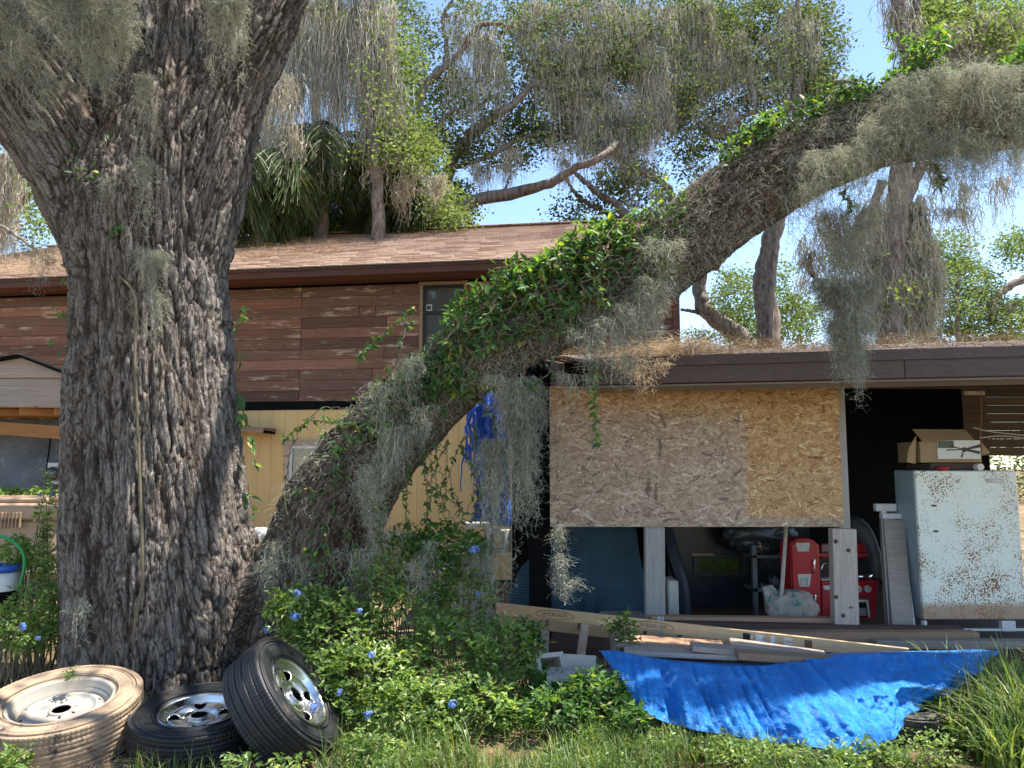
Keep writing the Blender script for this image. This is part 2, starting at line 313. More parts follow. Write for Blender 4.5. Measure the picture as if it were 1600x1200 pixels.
# ------------------------------------------------------------ big oak
def skel(pts, n=60):
    """rows (px, py, half width px, depth) -> world centre line and radii"""
    c = cr(pts, n); W = np.array([list(P(a, b, d)) for a, b, h, d in c]); return W, c[:, 2] * PX(1) * c[:, 3]
def remesh_bark(name, paths, mat, vox, parent, amp=.028, cs=17., yst=.2, flare=None, flute=None, base=.05):
    g = G()
    for W, r in paths: tubeg(W, r, 40, g)
    me = g.mesh('tmp'); o = bpy.data.objects.new('tmp', me); COL.objects.link(o)
    md = o.modifiers.new('r', 'REMESH'); md.mode = 'VOXEL'; md.voxel_size = base; md.use_smooth_shade = True
    m2 = o.modifiers.new('s', 'SMOOTH'); m2.iterations = 6; m2.factor = .6
    m3 = o.modifiers.new('u', 'SUBSURF'); m3.subdivision_type = 'CATMULL_CLARK'; m3.levels = m3.render_levels = vox
    dg = bpy.context.evaluated_depsgraph_get(); ev = o.evaluated_get(dg); me2 = bpy.data.meshes.new_from_object(ev)
    nv = len(me2.vertices); V = np.empty(nv * 3, np.float32); me2.vertices.foreach_get('co', V); V = V.reshape(-1, 3).astype(float)
    Nn = np.empty(nv * 3, np.float32); me2.vertices.foreach_get('normal', Nn); Nn = Nn.reshape(-1, 3).astype(float)
    bpy.data.objects.remove(o)
    C = []; T = []; S = []; RR = []; AX = []
    for bi, (W, r) in enumerate(paths):
        t, _, _ = frames(W); sl_ = np.concatenate([[0], np.cumsum(np.linalg.norm(np.diff(W, axis=0), axis=1))])
        C.append(W); T.append(t); S.append(sl_ + bi * .37); RR.append(r); AX.append(np.tile(unit(W[len(W) // 2] - W[0]), (len(W), 1)))
    C = np.concatenate(C); T = np.concatenate(T); S = np.concatenate(S); RR = np.concatenate(RR); AX = np.concatenate(AX)
    ix = np.empty(nv, int)
    for a in range(0, nv, 20000):
        p = V[a:a + 20000]; d2 = (p ** 2).sum(1)[:, None] - 2 * p @ C.T + (C ** 2).sum(1)[None]
        ix[a:a + 20000] = np.argmin(np.sqrt(np.maximum(d2, 0)) - RR[None], 1)
    rel = V - C[ix]; al = (rel * T[ix]).sum(1); rv = rel - T[ix] * al[:, None]
    q = rv + AX[ix] * ((S[ix] + al) * yst)[:, None]
    big = fbm(q * 4, 3, 5); wq = q + .06 * np.stack([vn(q * 3, 27), vn(q * 3, 28), vn(q * 3, 29)], 1) + .026 * np.stack([vn(q * 9, 7), vn(q * 9, 8), vn(q * 9, 9)], 1) + .012 * np.stack([vn(q * 30, 17), vn(q * 30, 18), vn(q * 30, 19)], 1)
    F1, F2, ID = voro(wq * cs, 3); e = np.clip((F2 - F1) / .2, 0, 1) ** .8
    G1, G2, ID2 = voro(wq * [1, 1, 1.] * cs * 2.3, 9); e2 = np.clip((G2 - G1) / .4, 0, 1)
    h = e * (.68 + .6 * (ID - .5)) + .26 * e2 + .12 * fbm(q * 60, 2, 21)
    q2 = rv + AX[ix] * ((S[ix] + al) * .045)[:, None] + .05 * np.stack([vn(q * 5, 37), vn(q * 5, 38), vn(q * 5, 39)], 1); fur = np.clip(1 - np.abs(fbm(q2 * 8.5, 2, 51)) * 7, 0, 1)
    h = h - .52 * fur
    dsp = (h - .6) * amp + big * .03
    if flute is not None: dsp = dsp + flute(V, rv)
    V2 = V + Nn * dsp[:, None]
    me2.vertices.foreach_set('co', V2.astype(np.float32).ravel())
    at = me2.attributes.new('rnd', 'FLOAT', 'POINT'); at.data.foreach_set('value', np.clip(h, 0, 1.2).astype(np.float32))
    at = me2.attributes.new('bq', 'FLOAT_VECTOR', 'POINT'); at.data.foreach_set('vector', wq.astype(np.float32).ravel())
    me2.materials.clear(); me2.materials.append(mat); me2.polygons.foreach_set('use_smooth', np.ones(len(me2.polygons), bool)); me2.update()
    me2.name = name
    return O(name, me2, mat, parent)
oak = E('oak_tree', tuple(P(262, 1050, 5.75)), 'massive live oak with furrowed grey bark, three rising limbs and a long diagonal limb', 'tree')
oak.location.z = 0
TR = [(262, 1130, 150, 5.75), (262, 1075, 144, 5.75), (262, 1030, 138, 5.75), (260, 960, 140, 5.75), (256, 880, 137, 5.75), (249, 800, 132, 5.75), (243, 700, 125, 5.75), (240, 600, 120, 5.75), (239, 500, 116, 5.75), (234, 420, 116, 5.75), (230, 340, 124, 5.75), (236, 260, 100, 5.75), (240, 180, 70, 5.75), (245, 110, 40, 5.75)]
TL = [(215, 420, 90, 5.75), (160, 300, 92, 5.7), (105, 210, 88, 5.65), (35, 120, 86, 5.55), (-70, 0, 84, 5.4), (-250, -150, 75, 5.2), (-500, -300, 55, 5.)]
TB = [(230, 400, 60, 5.9), (190, 270, 80, 6.0), (150, 120, 90, 6.15), (115, -60, 84, 6.4), (60, -260, 60, 6.7), (0, -420, 45, 7.)]
TC = [(250, 420, 100, 5.75), (258, 260, 104, 5.75), (272, 120, 86, 5.8), (280, 0, 80, 5.85), (285, -160, 70, 5.9), (260, -380, 55, 6.), (200, -600, 40, 6.2)]
TRt = [(280, 420, 70, 5.72), (318, 270, 70, 5.7), (358, 150, 58, 5.7), (405, 50, 53, 5.7), (455, -60, 50, 5.75), (560, -230, 44, 5.8), (720, -420, 34, 5.9), (900, -520, 24, 6.)]
def flute(V, rv):
    ang = np.arctan2(rv[:, 1], rv[:, 0]); z = np.clip((.9 - V[:, 2]) / .9, 0, 1)
    return (.03 + .09 * z) * (np.sin(ang * 5 + .8) * .5 + np.sin(ang * 9 + 2.) * .3) * np.clip((2.9 - V[:, 2]) / 1.5, 0, 1)
trunk_paths = [skel(a, 70) for a in (TR, TL, TC, TRt, TB)]
TOPZ = 5.9
def cut(W, r):
    k = np.where(W[:, 2] > TOPZ)[0]; k = k[0] if len(k) else len(W); return (W[:k + 1], r[:k + 1])
for W, r in trunk_paths[1:]:
    k = int(np.where(W[:, 2] > TOPZ)[0][0]); O('branch', tubeg(W[k - 2:], r[k - 2:], 24, lump=.2), M['barkfar'], oak, smooth=True)
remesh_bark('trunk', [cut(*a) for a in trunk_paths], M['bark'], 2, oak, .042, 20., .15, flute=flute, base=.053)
LB = [(455, 1090, 120, 6.0), (470, 1010, 105, 5.95), (482, 940, 92, 5.9), (500, 860, 84, 5.85), (530, 780, 78, 5.8), (585, 705, 68, 5.7), (655, 634, 60, 5.6), (740, 566, 55, 5.5), (830, 512, 55, 5.4), (920, 470, 56, 5.3), (1010, 424, 60, 5.25), (1075, 374, 62, 5.2), (1140, 320, 66, 5.2), (1225, 265, 64, 5.2), (1320, 222, 58, 5.2), (1420, 193, 58, 5.15), (1520, 180, 60, 5.1), (1620, 168, 62, 5.0), (1760, 135, 58, 4.9), (1950, 20, 48, 4.8), (2200, -260, 30, 4.7)]
FK = [(330, 990, 90, 5.85), (400, 930, 70, 5.88), (470, 900, 60, 5.9)]
LW, LR = skel(LB, 130)
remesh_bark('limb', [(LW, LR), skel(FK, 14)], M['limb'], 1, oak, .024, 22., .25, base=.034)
limb_px = cr(LB, 130)
# overhead crown, above the picture: it shades the yard
def leafcloud(g, centres, n, spread, size, flat=.6, asp=.5):
    centres = np.asarray(centres); N = len(centres) * n
    C = np.repeat(centres, n, 0) + R.normal(0, 1, (N, 3)) * [spread, spread, spread * flat]
    leavesg(g, C, R.uniform(.7, 1.3, N) * size, asp=asp)
g = G(); cc = []
while len(cc) < 2900:
    x, y, z = R.uniform(-9, 9), R.uniform(-1.5, 9.5), R.uniform(7.0, 9.5)
    if z < 1.6 + (y + .4) * .70 + .25: continue
    # gaps in the crown let the sun through
    k = vn(np.array([[x * .5, y * .5, z * .25]]), 41)[0]
    gx_, gy_ = x - SUNV.x / SUNV.z * (z - .4), y - SUNV.y / SUNV.z * (z - .4)
    lit = any((gx_ - a) ** 2 + (gy_ - b) ** 2 < r * r * 1.5 for a, b, r in ((-2.6, 4.1, .42), (-.35, 5.2, .6), (-.7, 4.8, .35), (1.2, 4.7, .4), (1.9, 4.6, .42), (2.7, 4.7, .45), (.4, 4.6, .3), (0, 4.1, .5), (1.6, 5.9, .25), (-1.4, 4.0, .3), (3.4, 4.3, .4), (-3.9, 6.2, .4), (.3, 6.0, .3)))
    if k < -.33 or lit and R.random() < .97: continue
    cc.append((x, y, z))
leafcloud(g, cc, 20, .20, .098)
tw = np.array(cc)[::3]; strands(g, tw, R.uniform(.3, .6, len(tw)), 4, .02, .05, D=unit(R.normal(0, 1, (len(tw), 3))))
O('crown', g, M['oakleaf'], oak)
# twiggy upper branches carrying that crown
g = G()
for k in range(26):
    b = np.array(trunk_paths[random.choice([1, 2, 3])][0][-1 - random.randint(0, 22)]) if k % 3 else LW[-1 - random.randint(0, 12)]
    e = np.array(cc[random.randrange(len(cc))]); m = (b + e) / 2 + R.normal(0, .35, 3); m[2] += .3
    if e[2] < 1.6 + e[1] * .7 + .3 or k % 3 == 0: continue
    w = cr([b, m, e], 14); w[:, 2] = np.maximum(w[:, 2], 1.6 + (w[:, 1] + .2) * .64) if b[2] > 1.6 + b[1] * .64 else w[:, 2]
    tubeg(w, np.linspace(.07, .015, 14), 7, g, lump=.2)
O('branch', g, M['barkfar'], oak)
# ------------------------------------------------------------ house behind
WR = dict(grain=(1.2, 26, 26))
M['siding'] = woodm('brown_siding', (.115, .056, .038), (.29, .165, .118), (.54, .42, .33), .57, objr=.95)
M['sidingred'] = woodm('red_trim_wood', (.085, .036, .028), (.17, .078, .06))
M['palewood'] = woodm('weathered_wood', (.25, .21, .18), (.46, .40, .35), (.55, .5, .46), .6)
M['graywood'] = woodm('grey_wood', (.17, .15, .135), (.34, .31, .28), (.45, .42, .39), .62)
M['postwood'] = woodm('grey_post_wood', (.27, .245, .22), (.49, .455, .41), (.58, .54, .49), .6, grain=(26, 26, 1.2))
M['darkwood'] = woodm('dark_beam_wood', (.05, .035, .03), (.12, .085, .07))
M['orangewood'] = woodm('fresh_lumber', (.30, .14, .05), (.48, .25, .10))
M['tanwood'] = woodm('tan_board', (.25, .16, .10), (.42, .28, .19), knots=True)
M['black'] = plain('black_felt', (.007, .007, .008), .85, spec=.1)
s = NT('yellow_paint'); v = s.pos(obj=True); n = s.noise(v, 1.2, 5, .6); st = s.noise(s.pos((6, 6, .35), obj=True), 1.5, 6, .7)
c = s.ramp(st, [(.3, (.76, .49, .20)), (.7, (.84, .57, .26))]); c = s.mix(s.ramp(n, [(.55, 0.), (.75, .4)]), c, (.5, .38, .24))
M['yellow'] = s.done(c, .6, s.bump(s.noise(s.pos((30, 30, 2), obj=True), 2, 4), .15, .004), spec=.3)
s = NT('asphalt_shingle'); a = s.n('Attribute', attribute_name='rnd').outputs['Fac']; v = s.pos(obj=True)
c = s.ramp(a, [(0, (.24, .14, .10)), (.35, (.36, .24, .175)), (.7, (.46, .33, .25)), (1, (.30, .2, .155))]); c = s.mix(.6, c, s.ramp(s.noise(v, 160, 3, .8), [(.3, (.55, .55, .55)), (.7, (1.4, 1.4, 1.4))]), 'MULTIPLY')
c = s.mix(s.ramp(s.noise(v, .8, 5, .7), [(.52, 0.), (.66, .5)]), c, (.16, .11, .085))
M['shingle'] = s.done(c, .9, s.bump(s.noise(v, 160, 2), .5, .003), spec=.2)
M['glass'] = plain('window_glass', (.10, .105, .10), .06, .2, 2, 0, spec=.8)
M['pinkwood'] = woodm('primed_trim', (.5, .34, .27), (.72, .53, .45), grain=(26, 26, 1.5))
M['white'] = plain('white_paint', (.75, .74, .70), .5, .1)
hA, hB = P(0, 600, 11.9), P(1064, 600, 10.4)
hang = math.atan2(hB.y - hA.y, hB.x - hA.x)
house = E('house', (hB.x, hB.y, 0), 'two storey house with brown board siding above a yellow lower wall', 'house', rot=(0, 0, hang))
HL = 13.5
def hu(px, py, yo=0.):
    """photo pixel -> local (u, z) on the house wall plane offset yo (towards the back positive)"""
    o = Vector((0, 0, CH)); d = (P(px, py, 10) - o); Mi = Matrix.Rotation(-hang, 3, 'Z'); ol = Mi @ (o - Vector((hB.x, hB.y, 0))); dl = Mi @ d
    t = (yo - ol.y) / dl.y; q = ol + dl * t; return q.x, q.z
def HO(name, g, m, **k): return O(name, g, m, house, local=True, **k)
zb0 = hu(400, 641)[1]; zb1 = hu(400, 628)[1]; zt = hu(400, 452)[1]
u_w0, zw1 = hu(657, 447); u_w1, _ = hu(731, 447); zw0 = hu(657, 600)[1]
HO('wall', boxg(-HL, -.02, .03, .25, 0, zt + .3), M['black'])
HO('wall', boxg(-.2, -.02, .25, 8.2, 0, zt + .3), M['black'], label='end wall of the house')
# siding boards one by one
rows = 11; ph = (zt - zb1) / rows
mesh_cache = {}
jx = hu(470, 540)[0]; jx2 = hu(622, 540)[0]
for r_ in range(rows):
    z0 = zb1 + r_ * ph; cuts = [-HL, -11.2, -9.4, -7.6 + R.uniform(-.3, .3), jx if r_ % 5 != 3 else jx + .9, jx2 + R.uniform(-.5, .5) if r_ % 3 else -3.0, -2.2 + R.uniform(-.4, .4), -1., 0]
    cuts = sorted(cuts)
    for a, b in zip(cuts[:-1], cuts[1:]):
        segs = [(a, b)]
        if z0 + ph > zw0 - .02 and z0 < zw1:
            segs = []
            if a < u_w0: segs.append((a, min(b, u_w0)))
            if b > u_w1: segs.append((max(a, u_w1), b))
        for p, q in segs:
            if q - p < .08: continue
            gg = boxg(-(q - p) / 2 + .003, (q - p) / 2 - .003, -.014, .016, 0, ph - .003, bev=.004)
            gg.v[0][:, 1] -= (gg.v[0][:, 2] < ph * .5) * .003
            o = HO('siding_board', gg, M['siding']); o.location = ((p + q) / 2, R.uniform(-.003, .003), z0)
# corner, band, lower wall
HO('corner_trim', boxg(-.09, .0, -.05, .05, zb1, zt, bev=.004), M['sidingred'])
HO('flashing_band', boxg(-HL, -.02, -.02, .02, zb0, zb1 - .002, bev=.003), M['black'])
pw = 1.22; u = -HL
while u < -.1:
    g = G(); k0 = u
    while k0 < u + pw - .01:
        k1 = min(k0 + .203, u + pw, -.02); boxg(k0 + .007, k1, -.004, .02, 0.02, zb0 - .002, g, bev=.002); k0 += .2033
        if k1 >= -.02: break
    boxg(u, min(u + pw, -.02), .0015, .021, .021, zb0 - .003, g)
    HO('wall_panel', g, M['yellow']); u += pw
# eave: fascia, soffit boards, roof deck
ov = .55; ue = .55; z_s = zt + .03; slope = .42
fz0, fz1 = z_s - .02, z_s + .11
HO('fascia', boxg(-HL, ue, -ov - .03, -ov, fz0, fz1, bev=.004), M['sidingred'])
HO('drip_edge', boxg(-HL, ue + .02, -ov - .05, -ov - .032, fz1 - .04, fz1 + .02, bev=.003), M['darkwood'])
k = 0
for y0 in np.arange(-ov + .004, -.02, .09):
    HO('soffit_board', boxg(-HL, ue, y0, y0 + .084, z_s, z_s + .016, bev=.003), M['sidingred'])
run = 4.3
def roofz(y): return fz1 + .01 + (y + ov + .05) * slope
g = G(); g.add([[-HL, -ov - .05, roofz(-ov - .05) - .03], [ue, -ov - .05, roofz(-ov - .05) - .03], [ue, run, roofz(run) - .03], [-HL, run, roofz(run) - .03], [-HL, 2 * run + ov, roofz(-ov) - .03], [ue, 2 * run + ov, roofz(-ov) - .03]], [[0, 1, 2, 3], [3, 2, 5, 4]])
roof = HO('roof', g, M['black'])
g = G(); Vt = []
row = 0; y = -ov - .07
while y < run:
    u = -HL - R.uniform(0, .3)
    while u < ue:
        w = .32; u1 = min(u + w - .012, ue + .02); u0 = max(u, -HL)
        if u1 - u0 > .03:
            yj = y + R.uniform(-.004, .004); z0 = roofz(yj) + .004; y1 = yj + .17; z1 = roofz(y1) - .006; t_ = .010 + R.uniform(0, .004)
            c = [(u0, yj, z0 - .006), (u0, yj, z0 + t_), (u0, y1, z1 - .006), (u0, y1, z1 + t_ - .004), (u1, yj, z0 - .006), (u1, yj, z0 + t_), (u1, y1, z1 - .006), (u1, y1, z1 + t_ - .004)]
            g.add(c, QB)
        u += w
    y += .142; row += 1
O('shingles', g, M['shingle'], roof, local=True, kind='stuff')
g = G()
for i in range(44):
    u0 = -HL + i * .32; boxg(u0, u0 + .315, run - .13, run + .13, roofz(run) + .0, roofz(run) + .025, g, bev=.004)
O('ridge_cap', g, M['shingle'], roof, local=True)
HO('rake_board', beamg((ue, -ov - .03, roofz(-ov) - .1), (ue, run, roofz(run) - .12), .03, .16), M['sidingred'])
# gable wall triangle
g = G(); g.add([[-.02, .25, zt + .28], [-.02, 8.2, zt + .28], [-.02, run, roofz(run) - .08], [-.06, .25, zt + .28], [-.06, 8.2, zt + .28], [-.06, run, roofz(run) - .08]], None, [[0, 1, 2], [3, 5, 4]])
HO('gable', g, M['sidingred'])
for k in range(int(zt / .15)):
    if k * .15 > 2.3: HO('siding_board', boxg(-.02, .012, .05, 8.2, k * .15, k * .15 + .146, bev=.004), M['sidingred'])
# upper window
def window(u0, u1, z0, z1, trim, sash, glass, tw_, rails=(), lab=None):
    fr = HO('window', boxg(u0, u0 + tw_, -.045, .03, z0, z1, bev=.003), trim)
    g = G(); boxg(u1 - tw_, u1, -.045, .03, z0, z1, g, bev=.003); boxg(u0 - .015, u1 + .015, -.05, .03, z1, z1 + tw_, g, bev=.003)
    boxg(u0 - .02, u1 + .02, -.06, .03, z0 - tw_ * .7, z0, g, bev=.003); O('trim', g, trim, fr, local=True)
    a, b = u0 + tw_, u1 - tw_; g = G(); sw = .045
    boxg(a + .002, a + sw, -.03, .01, z0, z1, g); boxg(b - sw, b - .002, -.03, .01, z0, z1, g); boxg(a + sw, b - sw, -.03, .01, z1 - sw, z1 - .002, g); boxg(a + sw, b - sw, -.03, .01, z0, z0 + sw, g)
    for zr in rails: boxg(a + sw, b - sw, -.034, .01, zr - .02, zr + .02, g)
    O('sash', g, sash, fr, local=True)
    O('pane', boxg(a + sw, b - sw, -.01, .0, z0 + sw, z1 - sw), glass, fr, local=True)
    if lab: fr['label'] = lab
    return fr
M['blackframe'] = plain('black_sash', (.02, .02, .02), .4)
zr = hu(690, 489)[1]
wf = window(u_w0, u_w1, zw0, zw1, M['tanwood'], M['blackframe'], M['glass'], .05, (zr,), 'upper window with black sash in a wooden frame')
u_s, z_s2 = hu(670, 481); g = G()
for a, b, c, d in ((0, .09, 0, .012), (0, .09, .078, .09), (0, .012, .012, .078), (.078, .09, .012, .078)): boxg(u_s - .04 + a, u_s - .04 + b, -.0135, -.0105, z_s2 - .045 + c, z_s2 - .045 + d, g)
O('sticker', g, M['white'], wf, local=True)
u0, zl1 = hu(446, 696); u1, _ = hu(545, 696); _, zl0 = hu(446, 800)
window(u0, u1, zl0, zl1, M['pinkwood'], M['white'], M['glass'], .08, (hu(470, 745)[1],), 'lower window with pinkish bare trim and white sash')
# small awning over a door, just right of the big trunk
u0, z0 = hu(352, 655); u1, z1 = hu(432, 672)
aw = HO('door_hood', boxg(u0, u1, -.45, -.03, z0 - .03, z0, bev=.004), M['black'], label='small black door hood over a fresh wood ledge')
for v_ in aw.data.vertices: v_.co.z -= max(0, (v_.co.x - u0)) * .25
O('ledge', boxg(u0, u1 + .02, -.43, -.05, z0 - .19, z0 - .15, bev=.004), M['tanwood'], aw, local=True)
O('ledge_board', beamg((u0, -.452, z0 - .12), (u1 + .02, -.452, z0 - .20), .02, .09), M['tanwood'], aw, local=True)
# pine straw lying on the house roof
def straw(name, pts, n, spread, size, label, cat, parent=None, m='straw', flat=.25):
    g = G(); pts = np.asarray(pts); A = pts[R.integers(0, len(pts), n)] + R.normal(0, 1, (n, 3)) * np.array(spread)
    D = unit(R.normal(0, 1, (n, 3)) * [1, 1, flat]); strands(g, A, R.uniform(.5, 1.3, n) * size, 4, .006, .008, D=D)
    return O(name, g, M[m], None, label=label, category=cat, kind='stuff')
def hw(px, py, yo=0., zo=0.):
    u_, z_ = px, py; Mi = Matrix.Rotation(hang, 3, 'Z'); return Vector((hB.x, hB.y, 0)) + Mi @ Vector((px, py, zo))
pts = []
for k in range(60):
    uu, yy = R.uniform(-7.2, -5.4), R.uniform(.2, 2.); pts.append(list(hw(uu, yy, zo=roofz(yy) + .03)))
straw('pine_straw', pts, 1900, (.12, .12, .025), .16, 'dry pine straw and twigs heaped on the house roof right of the trunk', 'pine straw')
pts = []
for k in range(60):
    uu, yy = R.uniform(-11.0, -9.0), R.uniform(-.4, 1.6); pts.append(list(hw(uu, yy, zo=roofz(yy) + .08)))
straw('pine_straw', pts, 4200, (.14, .14, .09), .2, 'thick dead straw heap on the roof left of the trunk', 'pine straw', m='mossdry')
# ------------------------------------------------------------ left: stucco block shed and its roof timbers
s = NT('rough_stucco'); v = s.pos(); w = s.noise(v, 5, 7, .7, 1.2); w2 = s.noise(v, 24, 4, .6, 2.)
c = s.ramp(s.noise(v, 2.2, 4), [(.3, (.20, .23, .27)), (.7, (.38, .42, .47))])
M['stucco'] = s.done(c, .85, s.bump(s.math('ADD', w, s.math('MULTIPLY', w2, .5)), 1., .12), spec=.3)
d0 = 9.4
ut = E('utility_shed', (X(30, d0), d0, 0), 'small grey blue stucco shed with a wooden gable roof left of the oak', 'shed')
g = G(); nx, nz = 70, 60; XX, ZZ = np.meshgrid(np.linspace(X(-260, d0), X(150, d0), nx), np.linspace(0, Z(655, d0), nz), indexing='ij')
Y = d0 - .05 + .035 * fbm(np.stack([XX * 7, ZZ * 7, XX * 0], -1).reshape(-1, 3), 4, 6).reshape(XX.shape)
gridg(np.stack([XX, Y, ZZ], -1)[::-1], g); O('wall', g, M['stucco'], ut, smooth=True)
O('wall', boxg(X(-260, d0), X(150, d0), d0 + .02, d0 + .18, 0, Z(655, d0)), M['stucco'], ut)
# broad pale gable boards
de = 8.6
def quadprism(pix, d, th): # polygon in photo pixels at distance d, extruded backwards
    n = len(pix); A = [list(P(a, b, d)) for a, b in pix]; B = [[p[0], p[1] + th, p[2]] for p in A]; me = bpy.data.meshes.new('board')
    me.from_pydata(A + B, [], [tuple(range(n))[::-1], tuple(range(n, 2 * n))] + [(i, (i + 1) % n, n + (i + 1) % n, n + i) for i in range(n)]); me.update()
    bm = bmesh.new(); bm.from_mesh(me); bmesh.ops.recalc_face_normals(bm, faces=bm.faces); bmesh.ops.bevel(bm, geom=bm.edges[:], offset=.004, segments=1, affect='EDGES'); bm.to_mesh(me); bm.free(); return me
O('gable_board', quadprism([(-200, 592), (120, 592), (120, 637), (-200, 635)], de, .04), M['palewood'], ut)
O('gable_board', quadprism([(-160, 590), (33, 558), (112, 590)], de, .04), M['palewood'], ut)
for (a, b, c, d) in ((33, 556, 135, 594), (33, 556, -200, 600)):
    p, q = P(a, b, de - .03), P(c, d, de - .03); O('roof_edge', beamg(p, q, .14, .03), M['black'], ut)
# underside rafters
g1 = P(-200, 640, de + .06); g2 = P(125, 640, de + .06)
for k in range(7):
    x = g1.x + (g2.x - g1.x) * k / 6
    O('rafter', beamg((x - .3, de + .07, g1.z - .02), (x + .6, d0 + .1, g1.z - .02), .045, .09), M['orangewood'], ut)
O('header_beam', beamg(P(-200, 655, 8.9), P(140, 679, 8.75), .05, .15), M['orangewood'], ut)
O('sheathing', boxg(g1.x, g2.x, de + .05, d0 + .3, g1.z + .03, g1.z + .05), M['orangewood'], ut)
# meter and conduit
M['conduit'] = plain('pale_conduit', (.62, .60, .50), .5); M['steel'] = plain('galvanised_steel', (.45, .46, .46), .45, metal=.6)
mt = E('electric_meter', tuple(P(91, 752, d0 - .12)), 'grey round electric meter on a box below a cream conduit', 'electric meter')
p = P(91, 740, d0 - .1)
O('box', boxg(p.x - .12, p.x + .11, d0 - .14, d0 - .05, Z(757, d0), Z(722, d0), bev=.012), M['steel'], mt)
g = latheg([(0, 0), (.07, 0), (.085, .02), (.085, .06), (.07, .10), (.055, .12), (0, .125)], 24); V = g.v[0].copy(); g.v[0] = np.stack([V[:, 0], -V[:, 2], V[:, 1]], 1) + [p.x - .02, d0 - .14, p.z]
O('dial', g, M['glass'], mt, smooth=True); 
O('collar', tubeg([(p.x - .02, d0 - .135, p.z), (p.x - .02, d0 - .17, p.z)], .095, 24), M['steel'], mt)
O('conduit', tubeg([(p.x + .03, d0 - .1, Z(724, d0)), (p.x + .03, d0 - .1, Z(665, d0))], .03, 12), M['conduit'], mt)
O('cable', tubeg([P(72, 770, d0 - .07), P(73, 730, d0 - .07), P(78, 690, d0 - .07), P(80, 672, d0 - .07)], .009, 6), M['black'], mt)
# tan plastic deck box
M['tanplastic'] = plain('tan_plastic', (.42, .29, .19), .5, .12); 
db = 7.4
bx = E('storage_bin', (X(40, db), db, 0), 'tan plastic storage bin with a ribbed lid behind the left bushes', 'storage bin')
x0, x1 = X(-120, db), X(104, db); g = G()
O('body', boxg(x0 + .05, x1 - .05, db, db + .7, Z(905, db), Z(812, db), bev=.03), M['tanplastic'], bx)
g = boxg(x0, x1, db - .05, db + .75, Z(812, db) + .002, Z(786, db), bev=.02); O('lid', g, M['tanplastic'], bx)
O('lid_top', boxg(x0 + .08, x1 - .16, db, db + .7, Z(786, db) + .001, Z(778, db) , bev=.015), M['tanplastic'], bx)
g = G()
for k in range(16): boxg(x0 + .5 + k * .035, x0 + .515 + k * .035, db - .07, db - .048, Z(824, db), Z(800, db), g, bev=.004)
O('rib_panel', g, M['tanplastic'], bx); 
# cart tray
tb = E('garden_table', (X(75, 6.9), 6.9, 0), 'low pale tray table on bent dark metal legs beside the trunk', 'table')
O('tray', boxg(X(48, 6.9), X(108, 6.9), 6.7, 7.3, Z(893, 6.9), Z(887, 6.9), bev=.006), M['palewood'], tb)
for k in (0, 1):
    O('leg', tubeg([P(56 + 46 * k, 893, 6.8), P(60 + 30 * k, 906, 6.8), P(76 + 6 * k, 915, 6.8), P(80 + 4 * k, 960, 6.8)], .012, 8), M['blackframe'], tb)
O('handle', tubeg(cr([P(100, 800, 7.2), P(95, 840, 7.1), P(80, 862, 7.), P(50, 866, 7.)], 14), .012, 8), M['blackframe'], tb)
# bucket and green hose
M['bluepl'] = plain('blue_plastic', (.03, .12, .5), .35, .1); M['hose'] = plain('green_hose', (.02, .3, .08), .35, .1)
d_ = 5.6; bk = E('bucket', tuple(P(4, 955, d_)), 'white plastic bucket with a blue rim and black label in front of the tan bin', 'bucket')
xc = P(4, 900, d_).x; zb, zt_ = Z(958, d_), Z(893, d_); H = zt_ - zb
def lat(prof, loc, n=40, **k): g = latheg(prof, n, **k); g.v[0] = g.v[0] + np.array(loc); return g
O('body', lat([(0, 0), (.088, 0), (.1, H * .5), (.108, H), (.10, H), (.09, H * .3), (0, H * .3)], (xc, d_, zb)), M['white'], bk, smooth=True)
O('label_band', lat([(.0925, H * .08), (.102, H * .55)], (xc, d_, zb)), M['black'], bk, smooth=True)
g = G(); 
O('rim', lat([(.105, H), (.118, H), (.120, H + .03), (.116, H + .05), (.105, H + .05), (.103, H)], (xc, d_, zb)), M['bluepl'], bk, smooth=True)
hz = tubeg(cr([P(-30, 845, 5.5), P(0, 838, 5.5), P(20, 846, 5.5), P(35, 862, 5.5), P(38, 885, 5.5), P(30, 920, 5.5)], 26), .011, 8)
O('garden_hose', hz, M['hose'], None, smooth=True, label='green garden hose looped over the bucket', category='hose')
# ------------------------------------------------------------ open sided shed on the right
DF = 6.5
shed = E('carport_shed', (X(1300, DF), DF, 0), 'open fronted shed with a low brown roof and a particle board panel', 'shed')
def SO(name, g, m, **k): return O(name, g, m, shed, **k)
# roof slab following the eave line, which comes nearer to the right
eL, eR = P(918, 552, 6.05), P(2150, 528, 5.0); 
zt1, zt2 = Z(563, 6.05), P(1600, 548, 5.5).z
def eave(t): return eL.lerp(eR, t)
zT = (Z(561, 6.0) + Z(546, 5.5)) / 2
eLx, eRx = eL.x, eR.x + 3.4; eLy, eRy = 6.05, 4.3
def epoint(px_frac, back, z): return None
th = .30
g = G(); zTl, zTr = zT, zT
b0, b1 = 5.4, 5.4
c = [(eLx, eLy, zT - .03), (eLx, eLy, zT), (eLx, eLy + b0, zT + .82), (eLx, eLy + b0, zT + .85), (eRx, eRy, zT - .03), (eRx, eRy, zT), (eRx, eRy + b1, zT + .82), (eRx, eRy + b1, zT + .85)]
g.add(c, QB); 
s = NT('roll_roofing'); v = s.pos(); n = s.noise(v, 2.5, 6, .7); c2 = s.ramp(n, [(.3, (.07, .055, .05)), (.6, (.2, .15, .13))]); M['rollroof'] = s.done(c2, .9, s.bump(s.noise(v, 80, 3), .5, .004))
SO('roof', g, M['rollroof'])
